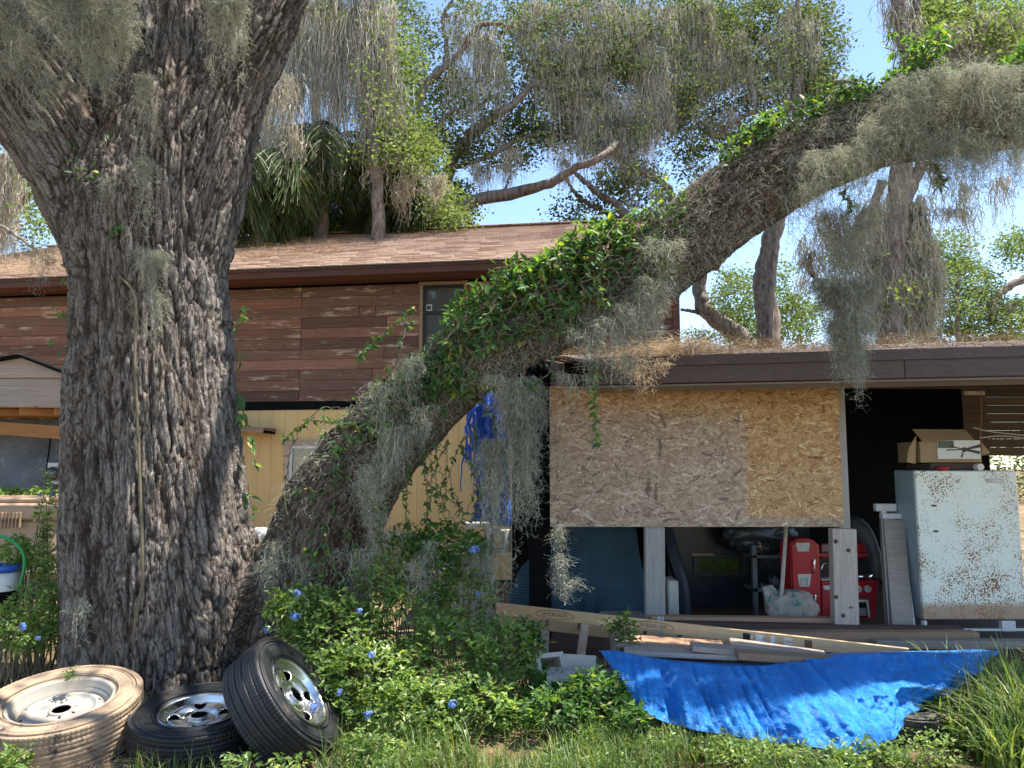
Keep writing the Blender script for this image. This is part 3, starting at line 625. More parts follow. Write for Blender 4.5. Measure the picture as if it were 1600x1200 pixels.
M['fascia'] = woodm('brown_painted_fascia', (.085, .062, .056), (.15, .115, .105), (.24, .2, .185), .66, knots=False)
dirv = np.array([eRx - eLx, eRy - eLy, 0]); Lf = np.linalg.norm(dirv); dirv /= Lf; nrm = np.array([dirv[1], -dirv[0], 0])
def fb(t0, t1, z0, z1, off, w, name, m):
    p = np.array([eLx, eLy, (z0 + z1) / 2]) + dirv * t0 + nrm * off; q = np.array([eLx, eLy, (z0 + z1) / 2]) + dirv * t1 + nrm * off
    return SO(name, beamg(p, q, w, z1 - z0), m)
tj = [0, 2.35, 4.6, Lf]
for a, b in zip(tj[:-1], tj[1:]): fb(a + .002, b - .002, zT - .205, zT - .07, .018, .035, 'fascia', M['fascia'])
fb(0, Lf, zT - .072, zT + .012, .038, .03, 'drip_board', M['fascia'])
# soffit boards and beam behind
for k in range(4): fb(0, Lf, zT - .225, zT - .21, -.06 - .11 * k, .105, 'soffit_board', M['graywood'])
zbm = Z(604, DF)
SO('header_beam', beamg((X(862, DF), DF + .06, zbm + .05), (X(1900, DF), DF + .06, zbm + .05), .09, .12), M['darkwood'])
SO('header_board', beamg((X(1313, DF), DF - .1, zbm + .07), (X(1900, DF), DF - .35, zbm + .07), .02, .07), M['graywood'])
for k in range(9):
    x = X(880 + 110 * k, DF); SO('rafter', beamg((x, DF + .12, zT - .02 + .01), (x, DF + 4.6, zT + .66), .045, .13), M['darkwood'])
# OSB made of real flakes
ox0, ox1 = X(859, DF, 715), X(1313, DF, 715); oz0, oz1 = Z(823, DF), Z(604, DF)
s = NT('wood_flakes'); a = s.n('Attribute', attribute_name='rnd').outputs['Fac']; v = s.pos(obj=True)
g_n = s.noise(s.pos((40, 40, 40), obj=True), 1.2, 4, .7)
fr = s.ramp(a, [(0, (.26, .13, .055)), (.3, (.42, .24, .11)), (.6, (.56, .35, .17)), (.88, (.68, .47, .26)), (1, (.78, .6, .38))])
wt = s.ramp(a, [(0, (.20, .145, .115)), (.3, (.35, .245, .17)), (.6, (.48, .355, .25)), (.88, (.60, .47, .35)), (1, (.70, .58, .46))])
sep = s.n('SeparateXYZ', {0: s.n('NewGeometry').outputs['Position']}); nz_ = s.noise(v, 3., 5, .7)
xm = X(1164, DF, 715)
lft = s.ramp(s.math('ADD', s.math('MULTIPLY', s.math('SUBTRACT', xm, sep.outputs[0]), 14.), .5), [(0, 0.), (1, 1.)])
bot = s.ramp(s.math('ADD', s.math('MULTIPLY', s.math('SUBTRACT', oz0 + .09, sep.outputs[2]), 18.), s.math('MULTIPLY', nz_, 1.)), [(.3, 0.), (1, 1.)])
tp = s.ramp(s.math('ADD', s.math('MULTIPLY', s.math('SUBTRACT', sep.outputs[2], oz1 - .35), 4.), s.math('SUBTRACT', nz_, .5)), [(0, 1.), (1, .1)])
wf_ = s.math('MAXIMUM', s.math('MULTIPLY', lft, tp), bot)
c = s.mix(wf_, fr, wt); st_ = s.noise(s.pos((7, 7, 1.6), obj=True), 1.3, 6, .7); c = s.mix(s.ramp(st_, [(.64, 0.), (.72, .85)]), c, (.07, .055, .045))
for (a_, b_, ra_, rb_) in ((1031, 700, .022, .10), (1012, 765, .03, .09), (1024, 770, .02, .08)):
    q_ = P(a_, b_, DF); dx_ = s.math('DIVIDE', s.math('SUBTRACT', sep.outputs[0], q_.x), ra_); dz_ = s.math('DIVIDE', s.math('SUBTRACT', sep.outputs[2], q_.z), rb_)
    dd_ = s.math('ADD', s.math('ADD', s.math('MULTIPLY', dx_, dx_), s.math('MULTIPLY', dz_, dz_)), s.math('MULTIPLY', s.math('SUBTRACT', s.noise(v, 30, 5, .8), .5), 5.)); c = s.mix(s.ramp(dd_, [(.2, .8), (1., 0.)]), c, (.11, .085, .065))
c = s.mix(.35, c, s.ramp(g_n, [(.3, (.6, .6, .6)), (.7, (1.3, 1.3, 1.3))]), 'MULTIPLY')
M['slatwood'] = woodm('dark_slat_wood', (.06, .04, .03), (.13, .095, .07)); M['osb'] = s.done(c, .8, s.bump(g_n, .3, .002), spec=.25)
g = boxg(ox0, ox1, DF - .012, DF, oz0, oz1); g.r[0][:] = .45
n = 13000; cx = R.uniform(ox0, ox1, n); cz = R.uniform(oz0, oz1, n); an = R.normal(0, .5, n) + (R.random(n) < .3) * R.uniform(0, 3, n)
ln = R.uniform(.02, .07, n) * R.choice([1, 1, .6], n); wd = R.uniform(.003, .013, n); yy = DF - .0122 - R.uniform(0, .0022, n)
u_ = np.stack([np.cos(an), np.sin(an)], 1); v_ = np.stack([-np.sin(an), np.cos(an)], 1); V = np.zeros((n, 4, 3)); tl = R.normal(0, .0006, (n, 4))
for k, (a, b) in enumerate(((-1, -.8), (1, -1), (.86, 1), (-1.1, .8))):
    V[:, k, 0] = np.clip(cx + u_[:, 0] * ln * a + v_[:, 0] * wd * b, ox0, ox1); V[:, k, 2] = np.clip(cz + u_[:, 1] * ln * a + v_[:, 1] * wd * b, oz0, oz1); V[:, k, 1] = np.minimum(yy + tl[:, k], DF - .0121)
g.add(V.reshape(-1, 3), np.arange(n * 4).reshape(-1, 4), r=np.repeat(np.clip(R.normal(.5, .24, n), 0, 1), 4))
SO('particle_board', g, M['osb'], label='weathered particle board sheet closing the front')
# posts
def post(px0, py0, px1, py1, w, d, name='post', m='postwood', dp=.09):
    p, q = P(px0, py0, d), P(px1, py1, d); return SO(name, beamg(p, q, w, dp, up=(0, 1, 0)), M[m])
post(1022, 820, 1023, 985, .165, DF + .06)
post(1308, 600, 1318, 830, .085, DF + .05)
pq = post(1316, 826, 1321, 1003, .20, DF - .1)
for (a, b) in ((1306, 846), (1326, 860), (1307, 933), (1318, 962)):
    p = P(a, b, DF - .148); g = latheg([(0, .004), (.012, .004), (.017, 0), (.02, -.01)], 12); V = g.v[0].copy(); g.v[0] = np.stack([V[:, 0], -V[:, 2], V[:, 1]], 1) + np.array(p); O('bolt', g, M['darkwood'], pq, local=True).location = (0, 0, 0)
# fix: bolts parented to a post mesh keep world coordinates through the shed empty
# left black felt wall, back wall, side wall
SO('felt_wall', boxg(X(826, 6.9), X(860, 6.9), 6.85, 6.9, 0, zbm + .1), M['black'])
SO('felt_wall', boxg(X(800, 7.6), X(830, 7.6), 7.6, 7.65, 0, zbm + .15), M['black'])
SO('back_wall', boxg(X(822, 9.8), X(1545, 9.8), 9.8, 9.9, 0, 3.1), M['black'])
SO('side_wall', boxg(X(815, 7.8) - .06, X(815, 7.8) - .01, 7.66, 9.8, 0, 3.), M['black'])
k = 0
for z in np.arange(Z(712, 9.), Z(590, 9.), .1):
    SO('slat', boxg(X(1508, 9.), X(1800, 9.), 9. , 9.02, z, z + .0985, bev=.003), M['slatwood'])
for k in range(4): SO('slat_post', beamg((X(1600 + k * 60, 9.2), 9.05, 0), (X(1600 + k * 60, 9.2), 9.05, 2.9), .06, .06, up=(0, 1, 0)), M['graywood'])
M['copper'] = plain('copper_wire', (.5, .2, .1), .5); M['cord'] = plain('white_cord', (.6, .58, .5), .6)
O('cord', tubeg(cr([P(1520, 668, 8), P(1560, 676, 8), P(1700, 690, 8)], 12), .007, 6), M['cord'], label='upper pale cord strung behind the cardboard box', category='cord')
O('cord', tubeg(cr([P(1530, 684, 8), P(1580, 682, 8), P(1700, 700, 8)], 12), .007, 6), M['cord'], label='lower pale cord strung behind the cardboard box', category='cord')
O('wire', tubeg(cr([P(1533, 608, 8), P(1533, 650, 8), P(1532, 690, 8)], 8), .006, 6), M['copper'], label='reddish wire hanging down behind the cardboard box', category='wire')
O('lamp_tube', boxg(X(1512, 8), X(1545, 8), 8, 8.05, Z(617, 8), Z(611, 8), bev=.004), M['cord'], shed)
# floor and sill timbers
SO('floor', boxg(X(860, DF), 5.4, DF - .05, 9.8, -.1, .10), M['darkwood'])
SO('sill_beam', beamg((X(1010, DF), DF - .02, Z(962, DF) - .02), (X(1300, DF), DF - .02, Z(965, DF) - .02), .1, .05), M['tanwood'])
SO('sill_beam', beamg((X(1000, 6.35), 6.35, Z(972, 6.35) - .03), (X(1483, 6.35), 6.35, Z(984, 6.35) - .02), .1, .085), M['darkwood'])
SO('sill_beam', beamg((X(1030, 6.2), 6.2, Z(997, 6.2)), (X(1505, 6.2), 6.2, Z(997, 6.2)), .12, .11), M['tanwood'])
SO('sill_beam', beamg((X(1350, 6.05), 6.05, Z(1006, 6.05)), (X(1900, 6.0), 6.0, Z(1003, 6.05)), .1, .06), M['graywood'])
# needles on the shed roof
pts = []
for k in range(300):
    t = R.uniform(.0, .5); b = R.uniform(.02, 3.6) ** 1.0; pts.append([eLx + (eRx - eLx) * t, eLy + (eRy - eLy) * t + b, zT + b * .157 + .03])
straw('leaf_litter', pts, 9000, (.25, .25, .03), .12, 'brown needles and leaf litter covering the low shed roof', 'leaf litter')
pts = [list(P(a, b, 6.0)) for a, b in ((1040, 548), (1060, 546), (1085, 545), (1110, 546), (1015, 552), (1000, 560), (975, 562))]
straw('pine_straw', pts, 2600, (.12, .1, .045), .14, 'orange straw tuft on the shed roof edge under the limb', 'pine straw', m='mossdry')
# ------------------------------------------------------------ things in the shed
s = NT('rusty_enamel'); v = s.pos(); sep = s.n('SeparateXYZ', {0: v}); low = s.ramp(sep.outputs[2], [(.15, .22), (.95, -.0)]) 
zm = s.math('MULTIPLY', s.math('SUBTRACT', 1.35, sep.outputs[2]), .09)
sp = s.vor(v, 62, 'F1'); dens = s.noise(v, 2.2, 5, .75); dd = s.math('ADD', dens, zm)
f = s.math('SUBTRACT', s.math('MULTIPLY', s.math('SUBTRACT', dd, .40), 2.1), sp); f = s.ramp(f, [(0, 0.), (.05, 1.)])
edge = s.ramp(s.math('ADD', s.math('MULTIPLY', s.math('SUBTRACT', .44, sep.outputs[2]), 6.), s.noise(v, 20, 5, .8)), [(.55, 0.), (.85, .8)])
c = s.mix(s.ramp(dd, [(.5, 0.), (.75, .45)]), (.80, .86, .78), (.72, .62, .48)); c = s.mix(f, c, (.22, .10, .045)); c = s.mix(edge, c, (.36, .19, .10))
M['enamel'] = s.done(c, .35, s.bump(f, -.3, .002), spec=.5)
M['enamel2'] = plain('enamel_side', (.36, .44, .48), .4, .2)
fd = 6.75; fr_ = E('freezer', (X(1515, fd), fd + .3, .25), 'white upright freezer freckled with rust beside the leaning planks', 'freezer')
x0, x1 = X(1437, fd, 860), X(1597, fd, 860) ; z0, z1 = Z(970, fd), Z(735, fd)
O('cabinet', boxg(x0 + .01, x1 - .01, fd + .05, fd + .40, z0, z1, bev=.01), M['enamel2'], fr_)
O('door', boxg(x0, x1, fd, fd + .045, z0 + .01, z1 - .004, bev=.008), M['enamel'], fr_)
fr_.rotation_euler = (0, 0, 0)
p = P(1553, 751, fd); g = boxg(p.x - .07, p.x + .07, fd - .006, fd - .001, p.z - .018, p.z + .018, bev=.002); O('nameplate', g, M['steel'], fr_)
g = G(); boxg(x0, x1, fd + .01, fd + .04, z0 - .09, z0 - .07, g, bev=.003); boxg(x0 + .0, x0 + .03, fd, fd + .05, z0 - .1, z0 - .002, g, bev=.003); boxg(x1 - .22, x1 - .1, fd, fd + .05, z0 - .09, z0 - .002, g, bev=.003)
O('base_frame', g, M['white'], fr_)
for (a, b) in ((1459, 790), (1462, 830)): p = P(a, b, fd); O('hinge', boxg(p.x - .02, p.x + .02, fd - .012, fd - .001, p.z - .008, p.z + .008, bev=.003), M['darkwood'], fr_)
# box on the freezer
M['card'] = plain('cardboard', (.38, .26, .14), .8, .12); M['paper'] = plain('printed_paper', (.72, .72, .68), .5, .05)
bd = 6.85; zt_ = z1 + .07
cb = E('cardboard_box', (X(1480, bd), bd + .1, z1), 'open cardboard box with a ceiling fan picture on top of the freezer', 'box')
bx0, bx1 = X(1434, bd), X(1533, bd); bz1 = Z(670, bd)
O('box_body', boxg(bx0 + .02, bx1, bd, bd + .4, zt_, zt_ + .19, bev=.004), M['card'], cb)
O('flap', beamg(((bx0 + bx1) / 2, bd - .005, zt_ + .19), ((bx0 + bx1) / 2 - .02, bd + .12, bz1), bx1 - bx0 - .03, .005), M['card'], cb)
O('flap', quadprism([(1432, 680), (1420, 700), (1417, 722), (1431, 725)], bd - .01, .01), M['card'], cb)
O('flap', quadprism([(1533, 690), (1548, 708), (1534, 712)], bd + .05, .01), M['card'], cb)
l0, l1, lz0, lz1 = X(1464, bd), X(1531, bd), Z(717, bd), Z(688, bd)
lb = O('label', boxg(l0, l1, bd - .006, bd - .002, lz0, lz1), M['paper'], cb)
g = G(); boxg(l0 + .004, l0 + .15, bd - .0085, bd - .0065, lz1 - .07, lz1 - .004, g); O('printed_patch', g, plain('green_print', (.09, .12, .09), .5), lb, local=True)
fcx, fcz = l0 + .62 * (l1 - l0), (lz0 + lz1) / 2 + .0; g = G()
for (dx, dz, w) in ((.15, .035, .03), (.14, -.028, .03), (-.16, -.004, .012), (-.03, -.07, .016), (-.12, .03, .014)):
    a = np.array([fcx, bd - .01, fcz]); b = a + [dx, 0, dz]; n_ = np.array([-dz, 0, dx]) / math.hypot(dx, dz); g.add([a + n_ * w * .25, b + n_ * w * .5, b - n_ * w * .5, a - n_ * w * .25], [[0, 1, 2, 3]])
tubeg([(fcx, bd - .0095, fcz), (fcx, bd - .012, fcz)], .022, 16, g); O('fan_picture', g, M['blackframe'], lb, local=True)
o = lb  # (children of a mesh share its frame)
M['redpl'] = plain('red_plastic', (.45, .02, .03), .35, .1); 
O('junk_tray', boxg(X(1450, bd), X(1532, bd), bd - .03, bd + .4, z1 + .005, zt_ - .004, bev=.01), M['darkwood'], None, label='dark flat tray lying between freezer top and cardboard box', category='tray')
O('red_cap', lat([(0, 0), (.05, 0), (.05, .025), (.04, .03), (0, .03)], (X(1463, bd), bd - .08, z1 + .004), 20), M['redpl'], None, smooth=True, label='small red lid at the front of the freezer top', category='lid')
g = tubeg([(X(1520, bd), bd - .1, z1 + .03), (X(1520, bd), bd - .03, z1 + .03)], .03, 16); O('tin_can', g, M['paper'], None, label='small white tin lying at the front edge of the freezer top', category='tin')
# leaning planks
for i, (a0, b0_, a1, b1_, w, m, d, lab) in enumerate(((1390, 790, 1400, 975, .2, 'graywood', 6.95, 'rearmost grey plank leaning beside the freezer'), (1380, 795, 1393, 975, .05, 'white', 6.86, 'narrow white trim board leaning left of the grey planks'), (1396, 812, 1411, 975, .19, 'graywood', 6.78, 'front broad grey plank leaning beside the freezer'), (1408, 830, 1428, 975, .035, 'white', 6.8, 'thin white strip leaning between plank and freezer'), (1386, 812, 1396, 975, .06, 'graywood', 6.83, 'dark narrow plank leaning behind the white trim'))):
    p, q = P(a0, b0_, d + .25), P(a1, b1_, d); q.z = .11; o = O('leaning_plank', beamg(p, q, w, .022, up=(0, 1, 0)), M[m], None, label=lab, category='plank', group='planks leaning beside the freezer')
g = G(); boxg(X(1372, 7.), X(1405, 7.), 7.1, 7.16, Z(800, 7.), Z(788, 7.), g, bev=.006); boxg(X(1378, 7.), X(1412, 7.), 7.05, 7.12, Z(812, 7.), Z(803, 7.), g, bev=.006)
O('foam_block', g, M['white'], None, label='white foam strips stacked on top of the leaning planks', category='foam')
# play kitchen
M['chrome'] = plain('chrome', (.7, .7, .7), .18, .1, metal=1.); M['cream'] = plain('cream_plastic', (.66, .64, .56), .45)
kd = 7.3
pk = E('play_kitchen', (X(1300, kd), kd, .1), 'red toy kitchen with fridge tower, tap and stove knobs behind the grey post', 'toy kitchen')
kx = lambda a: X(a, kd, 900)
def rpoly(pix, d, th): return quadprism(pix, d, th)
O('fridge_tower', rpoly([(1238, 968), (1234, 850), (1243, 843), (1262, 841), (1272, 845), (1280, 852), (1284, 968)], kd, .28), M['redpl'], pk)
O('upper_door', rpoly([(1240, 928), (1237, 852), (1245, 846), (1262, 844), (1275, 854), (1278, 928)], kd - .02, .018), M['redpl'], pk)
O('lower_door', rpoly([(1241, 965), (1240, 931), (1278, 931), (1279, 965)], kd - .02, .018), M['redpl'], pk)
O('front_panel', rpoly([(1246, 862), (1243, 848), (1266, 848), (1264, 862)], kd - .03, .008), M['cream'], pk)
O('dispenser', rpoly([(1249, 917), (1246, 897), (1268, 897), (1265, 917)], kd - .03, .008), M['cream'], pk)
O('dispenser_cavity', rpoly([(1251, 914), (1250, 903), (1262, 903), (1262, 914)], kd - .033, .002), M['steel'], pk)
for a, b0_, b1_ in ((1272, 876, 894), (1274, 931, 950)): O('handle', tubeg(cr([P(a, b0_, kd - .022), P(a + .5, b0_, kd - .05), P(a + .5, b1_, kd - .05), P(a, b1_, kd - .022)], 12), .008, 8), M['chrome'], pk)
O('cabinet', rpoly([(1285, 968), (1284, 912), (1372, 912), (1368, 968)], kd, .26), M['redpl'], pk)
O('back_panel', rpoly([(1283, 910), (1283, 850), (1330, 846), (1352, 852), (1355, 910)], kd + .24, .02), M['redpl'], pk)
O('niche', rpoly([(1281, 905), (1281, 872), (1358, 872), (1358, 905)], kd + .225, .01), M['blackframe'], pk)
O('shelf', boxg(kx(1282), kx(1362), kd + .04, kd + .24, Z(870, kd), Z(866, kd), bev=.003), M['redpl'], pk)
O('picture_panel', rpoly([(1284, 864), (1284, 852), (1300, 850), (1300, 864)], kd + .23, .006), plain('pink_print', (.4, .25, .2), .5), pk)
O('countertop', boxg(kx(1282), kx(1372), kd - .02, kd + .26, Z(912, kd), Z(908, kd), bev=.005), M['redpl'], pk)
O('basin', boxg(kx(1283), kx(1305), kd - .0, kd + .15, Z(907, kd) , Z(905, kd), bev=.002), M['cream'], pk)
O('tap', tubeg(cr([P(1296, 906, kd + .1), P(1296, 890, kd + .1), P(1292, 881, kd + .1), P(1286, 881, kd + .08), P(1283, 890, kd + .06)], 20), .008, 8), M['chrome'], pk)
O('drawer_label', rpoly([(1288, 922), (1286, 915), (1303, 915), (1302, 922)], kd - .01, .008), M['cream'], pk)
for a in (1340, 1355):
    p = P(a, 920, kd - .01); g = tubeg([(p.x, kd - .002, p.z), (p.x, kd - .03, p.z)], .031, 20); kn = O('knob', g, M['cream'], pk); O('knob_grip', boxg(p.x - .006, p.x + .006, kd - .042, kd - .031, p.z - .02, p.z + .02, bev=.002), M['steel'], kn, local=True)
O('oven_rail', boxg(kx(1332), kx(1353), kd - .03, kd - .018, Z(934, kd), Z(931, kd), bev=.002), M['chrome'], pk)
O('oven_opening', rpoly([(1331, 965), (1331, 938), (1355, 938), (1357, 965)], kd - .012, .01), M['blackframe'], pk)
O('oven_trim', rpoly([(1331, 941), (1331, 937), (1357, 937), (1360, 965), (1357, 965), (1354, 941)], kd - .02, .006), M['cream'], pk)
O('oven_floor', rpoly([(1332, 962), (1332, 950), (1353, 950), (1354, 962)], kd - .016, .003), M['steel'], pk)
g = lat([(0, 0), (.1, .0), (.12, .04), (.1, .045), (.04, .06), (0, .06)], (X(1340, kd), kd + .1, Z(906, kd)), 28)
O('cooking_pan', g, M['chrome'], None, smooth=True, label='silver pan on the stove of the red toy kitchen', category='pan')
# grey car bumper / fender arch behind
g = G(); pa = cr([P(1328, 822, 7.8), P(1345, 826, 7.7), P(1358, 845, 7.65), P(1367, 875, 7.6), P(1368, 905, 7.6)], 24); t, N, B = frames(pa)
rows_ = np.stack([pa + np.array([0, -.0, 0]) + N * a * .1 + np.array([0, b, 0]) for a, b in ((-1, .12), (-.6, .0), (0, -.05), (.6, 0), (1, .1))], 1); gridg(rows_, g)
M['greypl'] = plain('grey_plastic', (.12, .13, .135), .5); me = g.mesh('fender', True)
fo = O('car_bumper', me, M['greypl'], None, label='curved grey car bumper standing behind the toy kitchen', category='bumper'); md = fo.modifiers.new('s', 'SOLIDIFY'); md.thickness = .012
# stick and feed bag
O('wooden_pole', tubeg([P(1229, 815, 7.05), P(1226, 860, 7.), P(1221, 930, 6.95), P(1219, 968, 6.9)], .017, 10, lump=.2), M['postwood'], None, label='thin wooden pole propped up behind the sill beam', category='pole')
def blob(name, c, s_, m, amp=.18, seed=0, n=40, fs=2.2, **k):
    a = np.linspace(0, 2 * math.pi, n, endpoint=False); b = np.linspace(-math.pi / 2, math.pi / 2, n // 2)
    A, B_ = np.meshgrid(a, b); D = np.stack([np.cos(A) * np.cos(B_), np.sin(A) * np.cos(B_), np.sin(B_)], -1)
    D = np.sign(D) * np.abs(D) ** .75; V = D * (1 + amp * (1 - 2 * np.abs(fbm(D.reshape(-1, 3) * fs + seed, 4, seed)).reshape(D.shape[:2] + (1,)))); V = V * np.array(s_) + np.array(c)
    V = np.concatenate([V, V[:, :1]], 1); g = gridg(V); return O(name, g, m, smooth=True, **k)
s = NT('feed_bag'); v = s.pos(obj=True); n = s.noise(v, 5, 4, .6); c = s.ramp(n, [(.36, (.07, .26, .26)), (.40, (.42, .37, .31)), (.6, (.48, .43, .36)), (.7, (.28, .19, .14))]); M['bag'] = s.done(c, .5, s.bump(s.noise(v, 12, 5, .7, 1.5), .8, .03))
blob('feed_bag', P(1236, 948, 7.0), (.19, .12, .12), M['bag'], .3, 5, label='crumpled white and teal feed bag slumped against the pole', category='bag')
o = O('bag', quadprism([(1192, 918), (1207, 914), (1222, 932), (1216, 962), (1200, 950)], 6.98, .05), M['bag'], None, label='stiff white sack corner left of the wooden pole', category='sack')
# covered vehicle
s = NT('quilted_cover'); v = s.pos(); sx = s.n('SeparateXYZ', {0: v}); wv = s.math('SINE', s.math('MULTIPLY', s.math('ADD', sx.outputs[2], s.math('MULTIPLY', s.math('SINE', s.math('MULTIPLY', sx.outputs[0], 75.)), .006)), 230.))
n = s.noise(v, 2, 5, .6); c = s.ramp(n, [(.35, (.022, .055, .085)), (.65, (.045, .10, .14))]); dust = s.ramp(s.math('ADD', s.math('MULTIPLY', sx.outputs[2], 2.), s.math('MULTIPLY', n, .6)), [(.75 + .9 * 1 - 1, 0.), (1., 0.)])
c = s.mix(s.math('MULTIPLY', s.ramp(wv, [(.0, 0.), (1., 1.)]), .28), c, (.16, .16, .15))
M['cover'] = s.done(c, .8, s.bump(wv, .5, .006), spec=.2)
cd = 7.4; xs_ = np.linspace(X(800, cd), X(1004, cd), 60); prof = np.interp(np.linspace(0, 1, 60), [0, .06, .2, .35, .6, .85, 1], [.35, .62, .93, 1.02, 1.0, .97, .93])
rowsV = []
for i, x in enumerate(xs_):
    zt2 = Z(818, cd) * prof[i]; q = []
    for k in range(26):
        t = k / 25
        if t < .7: zz = zt2 * (t / .7) ** 1.; yy2 = cd + .28 * (t / .7) ** 2 + .02 * math.sin(i * .55 + 2 * math.sin(i * .2)) * (1 - t)
        else: zz = zt2 + .02 * math.sin((t - .7) * 8); yy2 = cd + .28 + (t - .7) * 3.2
        q.append((x + .03 * math.sin(k * .3), yy2, max(zz, .12)))
    rowsV.append(q)
V = np.array(rowsV); V[..., 1] += .03 * fbm((V * 3).reshape(-1, 3), 3, 8).reshape(V.shape[:2])
O('vehicle_cover', gridg(V[::-1]), M['cover'], None, smooth=True, label='dark teal quilted cover draped over a vehicle inside the shed', category='cover')
# dark van side with a window, behind post
M['vanpaint'] = plain('dark_blue_car_paint', (.012, .018, .026), .3, .2); vd = 8.2
van = E('van', (X(1110, vd), vd, .1), 'dark blue van parked deep inside the shed with a small window', 'van')
wx0, wx1, wz0, wz1 = X(1085, vd), X(1150, vd), Z(893, vd), Z(872, vd); g = G(); a0, a1 = X(1040, vd), X(1260, vd); zb_, zt2 = .12, Z(800, vd)
boxg(a0, wx0, vd, vd + .06, zb_, zt2, g); boxg(wx1, a1, vd, vd + .06, zb_, zt2, g); boxg(wx0, wx1, vd, vd + .06, zb_, wz0, g); boxg(wx0, wx1, vd, vd + .06, wz1, zt2, g); boxg(a0, a1, vd + .06, vd + 1.4, zt2 - .04, zt2, g); boxg(a0, a0 + .05, vd + .06, vd + 1.4, zb_, zt2 - .05, g)
O('body', g, M['vanpaint'], van)
g = G()
for x0_, x1_, z0_, z1_ in ((wx0 - .05, wx0, wz0 - .05, wz1 + .05), (wx1, wx1 + .05, wz0 - .05, wz1 + .05), (wx0, wx1, wz1, wz1 + .05), (wx0, wx1, wz0 - .05, wz0)): boxg(x0_, x1_, vd - .02, vd - .002, z0_, z1_, g, bev=.004)
O('window_frame', g, M['blackframe'], van)
s = NT('painted_green_glass'); M['tint'] = s.done((.05, .09, .02), .15, spec=.9); O('window', boxg(wx0, wx1, vd + .01, vd + .02, wz0, wz1), plain('painted_reflection_glass', (.06, .10, .02), .15, .7, 14), van)  # reflected greenery is painted into the pane colour as mottled green
O('pillar', tubeg(cr([P(1040, 822, 7.9), P(1052, 870, 7.8), P(1066, 915, 7.75), P(1070, 960, 7.7)], 14), .07, 8), plain('blue_grey_paint', (.018, .028, .04), .4), van)
O('trim_strip', boxg(X(1075, vd), X(1110, vd), vd - .03, vd - .021, Z(868, vd), Z(864, vd), bev=.003), M['tanwood'], van)
# plastic sheeting and cartons inside
M['film'] = plain('clear_plastic_film', (.05, .055, .06), .3, .5)
blob('plastic_bundle', P(1185, 838, 7.9), (.27, .12, .11), M['film'], .5, 3, fs=3, label='crumpled clear plastic bundle hanging near the toy kitchen', category='plastic bag')
O('white_carton', boxg(X(1036, 7.5), X(1052, 7.5), 7.4, 7.7, .12, Z(905, 7.5), bev=.01), M['cream'], None, label='pale carton standing behind the left post', category='carton')
g = G(); boxg(X(1165, 7.7), X(1225, 7.7), 7.6, 7.9, Z(922, 7.7), Z(917, 7.7), g); boxg(X(1165, 7.7), X(1172, 7.7), 7.6, 7.65, .12, Z(850, 7.7), g, bev=.003); boxg(X(1218, 7.7), X(1225, 7.7), 7.6, 7.65, .12, Z(865, 7.7), g, bev=.003); boxg(X(1165, 7.7), X(1225, 7.7), 7.6, 7.9, Z(870, 7.7), Z(866, 7.7), g)
O('shelf_rack', g, M['greypl'], None, label='dark metal shelf rack between the van and the toy kitchen', category='shelf')
for k in range(9):
    a, b = R.uniform(1168, 1215), random.choice((917, 866)); p = P(a, b, 7.7); hh_ = R.uniform(.05, .16); O('jar', lat([(0, 0), (.035, 0), (.037, hh_ * .7), (.02, hh_ * .8), (.02, hh_), (0, hh_)], (p.x, 7.68 + R.uniform(0, .12), p.z), 14), random.choice((M['greypl'], M['film'], M['tanwood'])), None, smooth=True, label='small dusty jar standing on the dark shelf rack', category='jar', group='jars on the dark shelf rack')
# torn blue tarp hanging left of the felt wall
def tarpm(name, c1, c2, c3):
    s = NT(name); v = s.pos(); n = s.noise(v, 3, 6, .65, .8); f = s.noise(v, 26, 5, .7, 1.5); c = s.ramp(n, [(.3, c1), (.55, c2), (.75, c3)])
    ck = s.noise(v, 9, 7, .8, 2.); c = s.mix(s.ramp(ck, [(.62, 0.), (.7, .25)]), c, (.35, .55, .8))
    wv = s.vor(s.pos((1, .4, 1)), 16, 'DISTANCE_TO_EDGE')
    return s.done(c, s.ramp(f, [(.3, .22), (.7, .45)]), s.bump(s.math('ADD', f, s.math('MULTIPLY', wv, .8)), .75, .03), spec=.6, trans=c, tw=.12)
M['tarp'] = tarpm('blue_poly_tarp', (.01, .17, .56), (.014, .25, .76), (.035, .35, .88)); M['tarp2'] = tarpm('faded_blue_tarp', (.03, .10, .46), (.05, .16, .62), (.12, .26, .72))
td = 7.5; g = G(); nu, nv = 40, 90; V = np.zeros((nu, nv, 3))
for j in range(nv):
    t = j / (nv - 1); py = 610 + 212 * t; l = np.interp(t, [0, .35, .6, .8, 1], [727, 742, 748, 744, 736]) + 2.5 * math.sin(py * .3) * (t > .1); r = np.interp(t, [0, .5, 1], [790, 795, 800])
    for i in range(nu):
        a = i / (nu - 1); q = P(l + (r - l) * a, py, td + .05 * math.sin(a * 21 + 2 * math.sin(t * 4)) + .02 * math.sin(a * 57 + t * 9)); V[i, j] = q
gridg(V[::-1], g)
for k in range(22):
    a, b = R.uniform(727, 745), R.uniform(640, 700); strands(g, [list(P(a, b, td))], R.uniform(.1, .5), 6, .03, .015)
O('hanging_tarp', g, M['tarp2'], None, smooth=True, label='tattered faded blue tarp hanging beside the yellow wall', category='tarp')
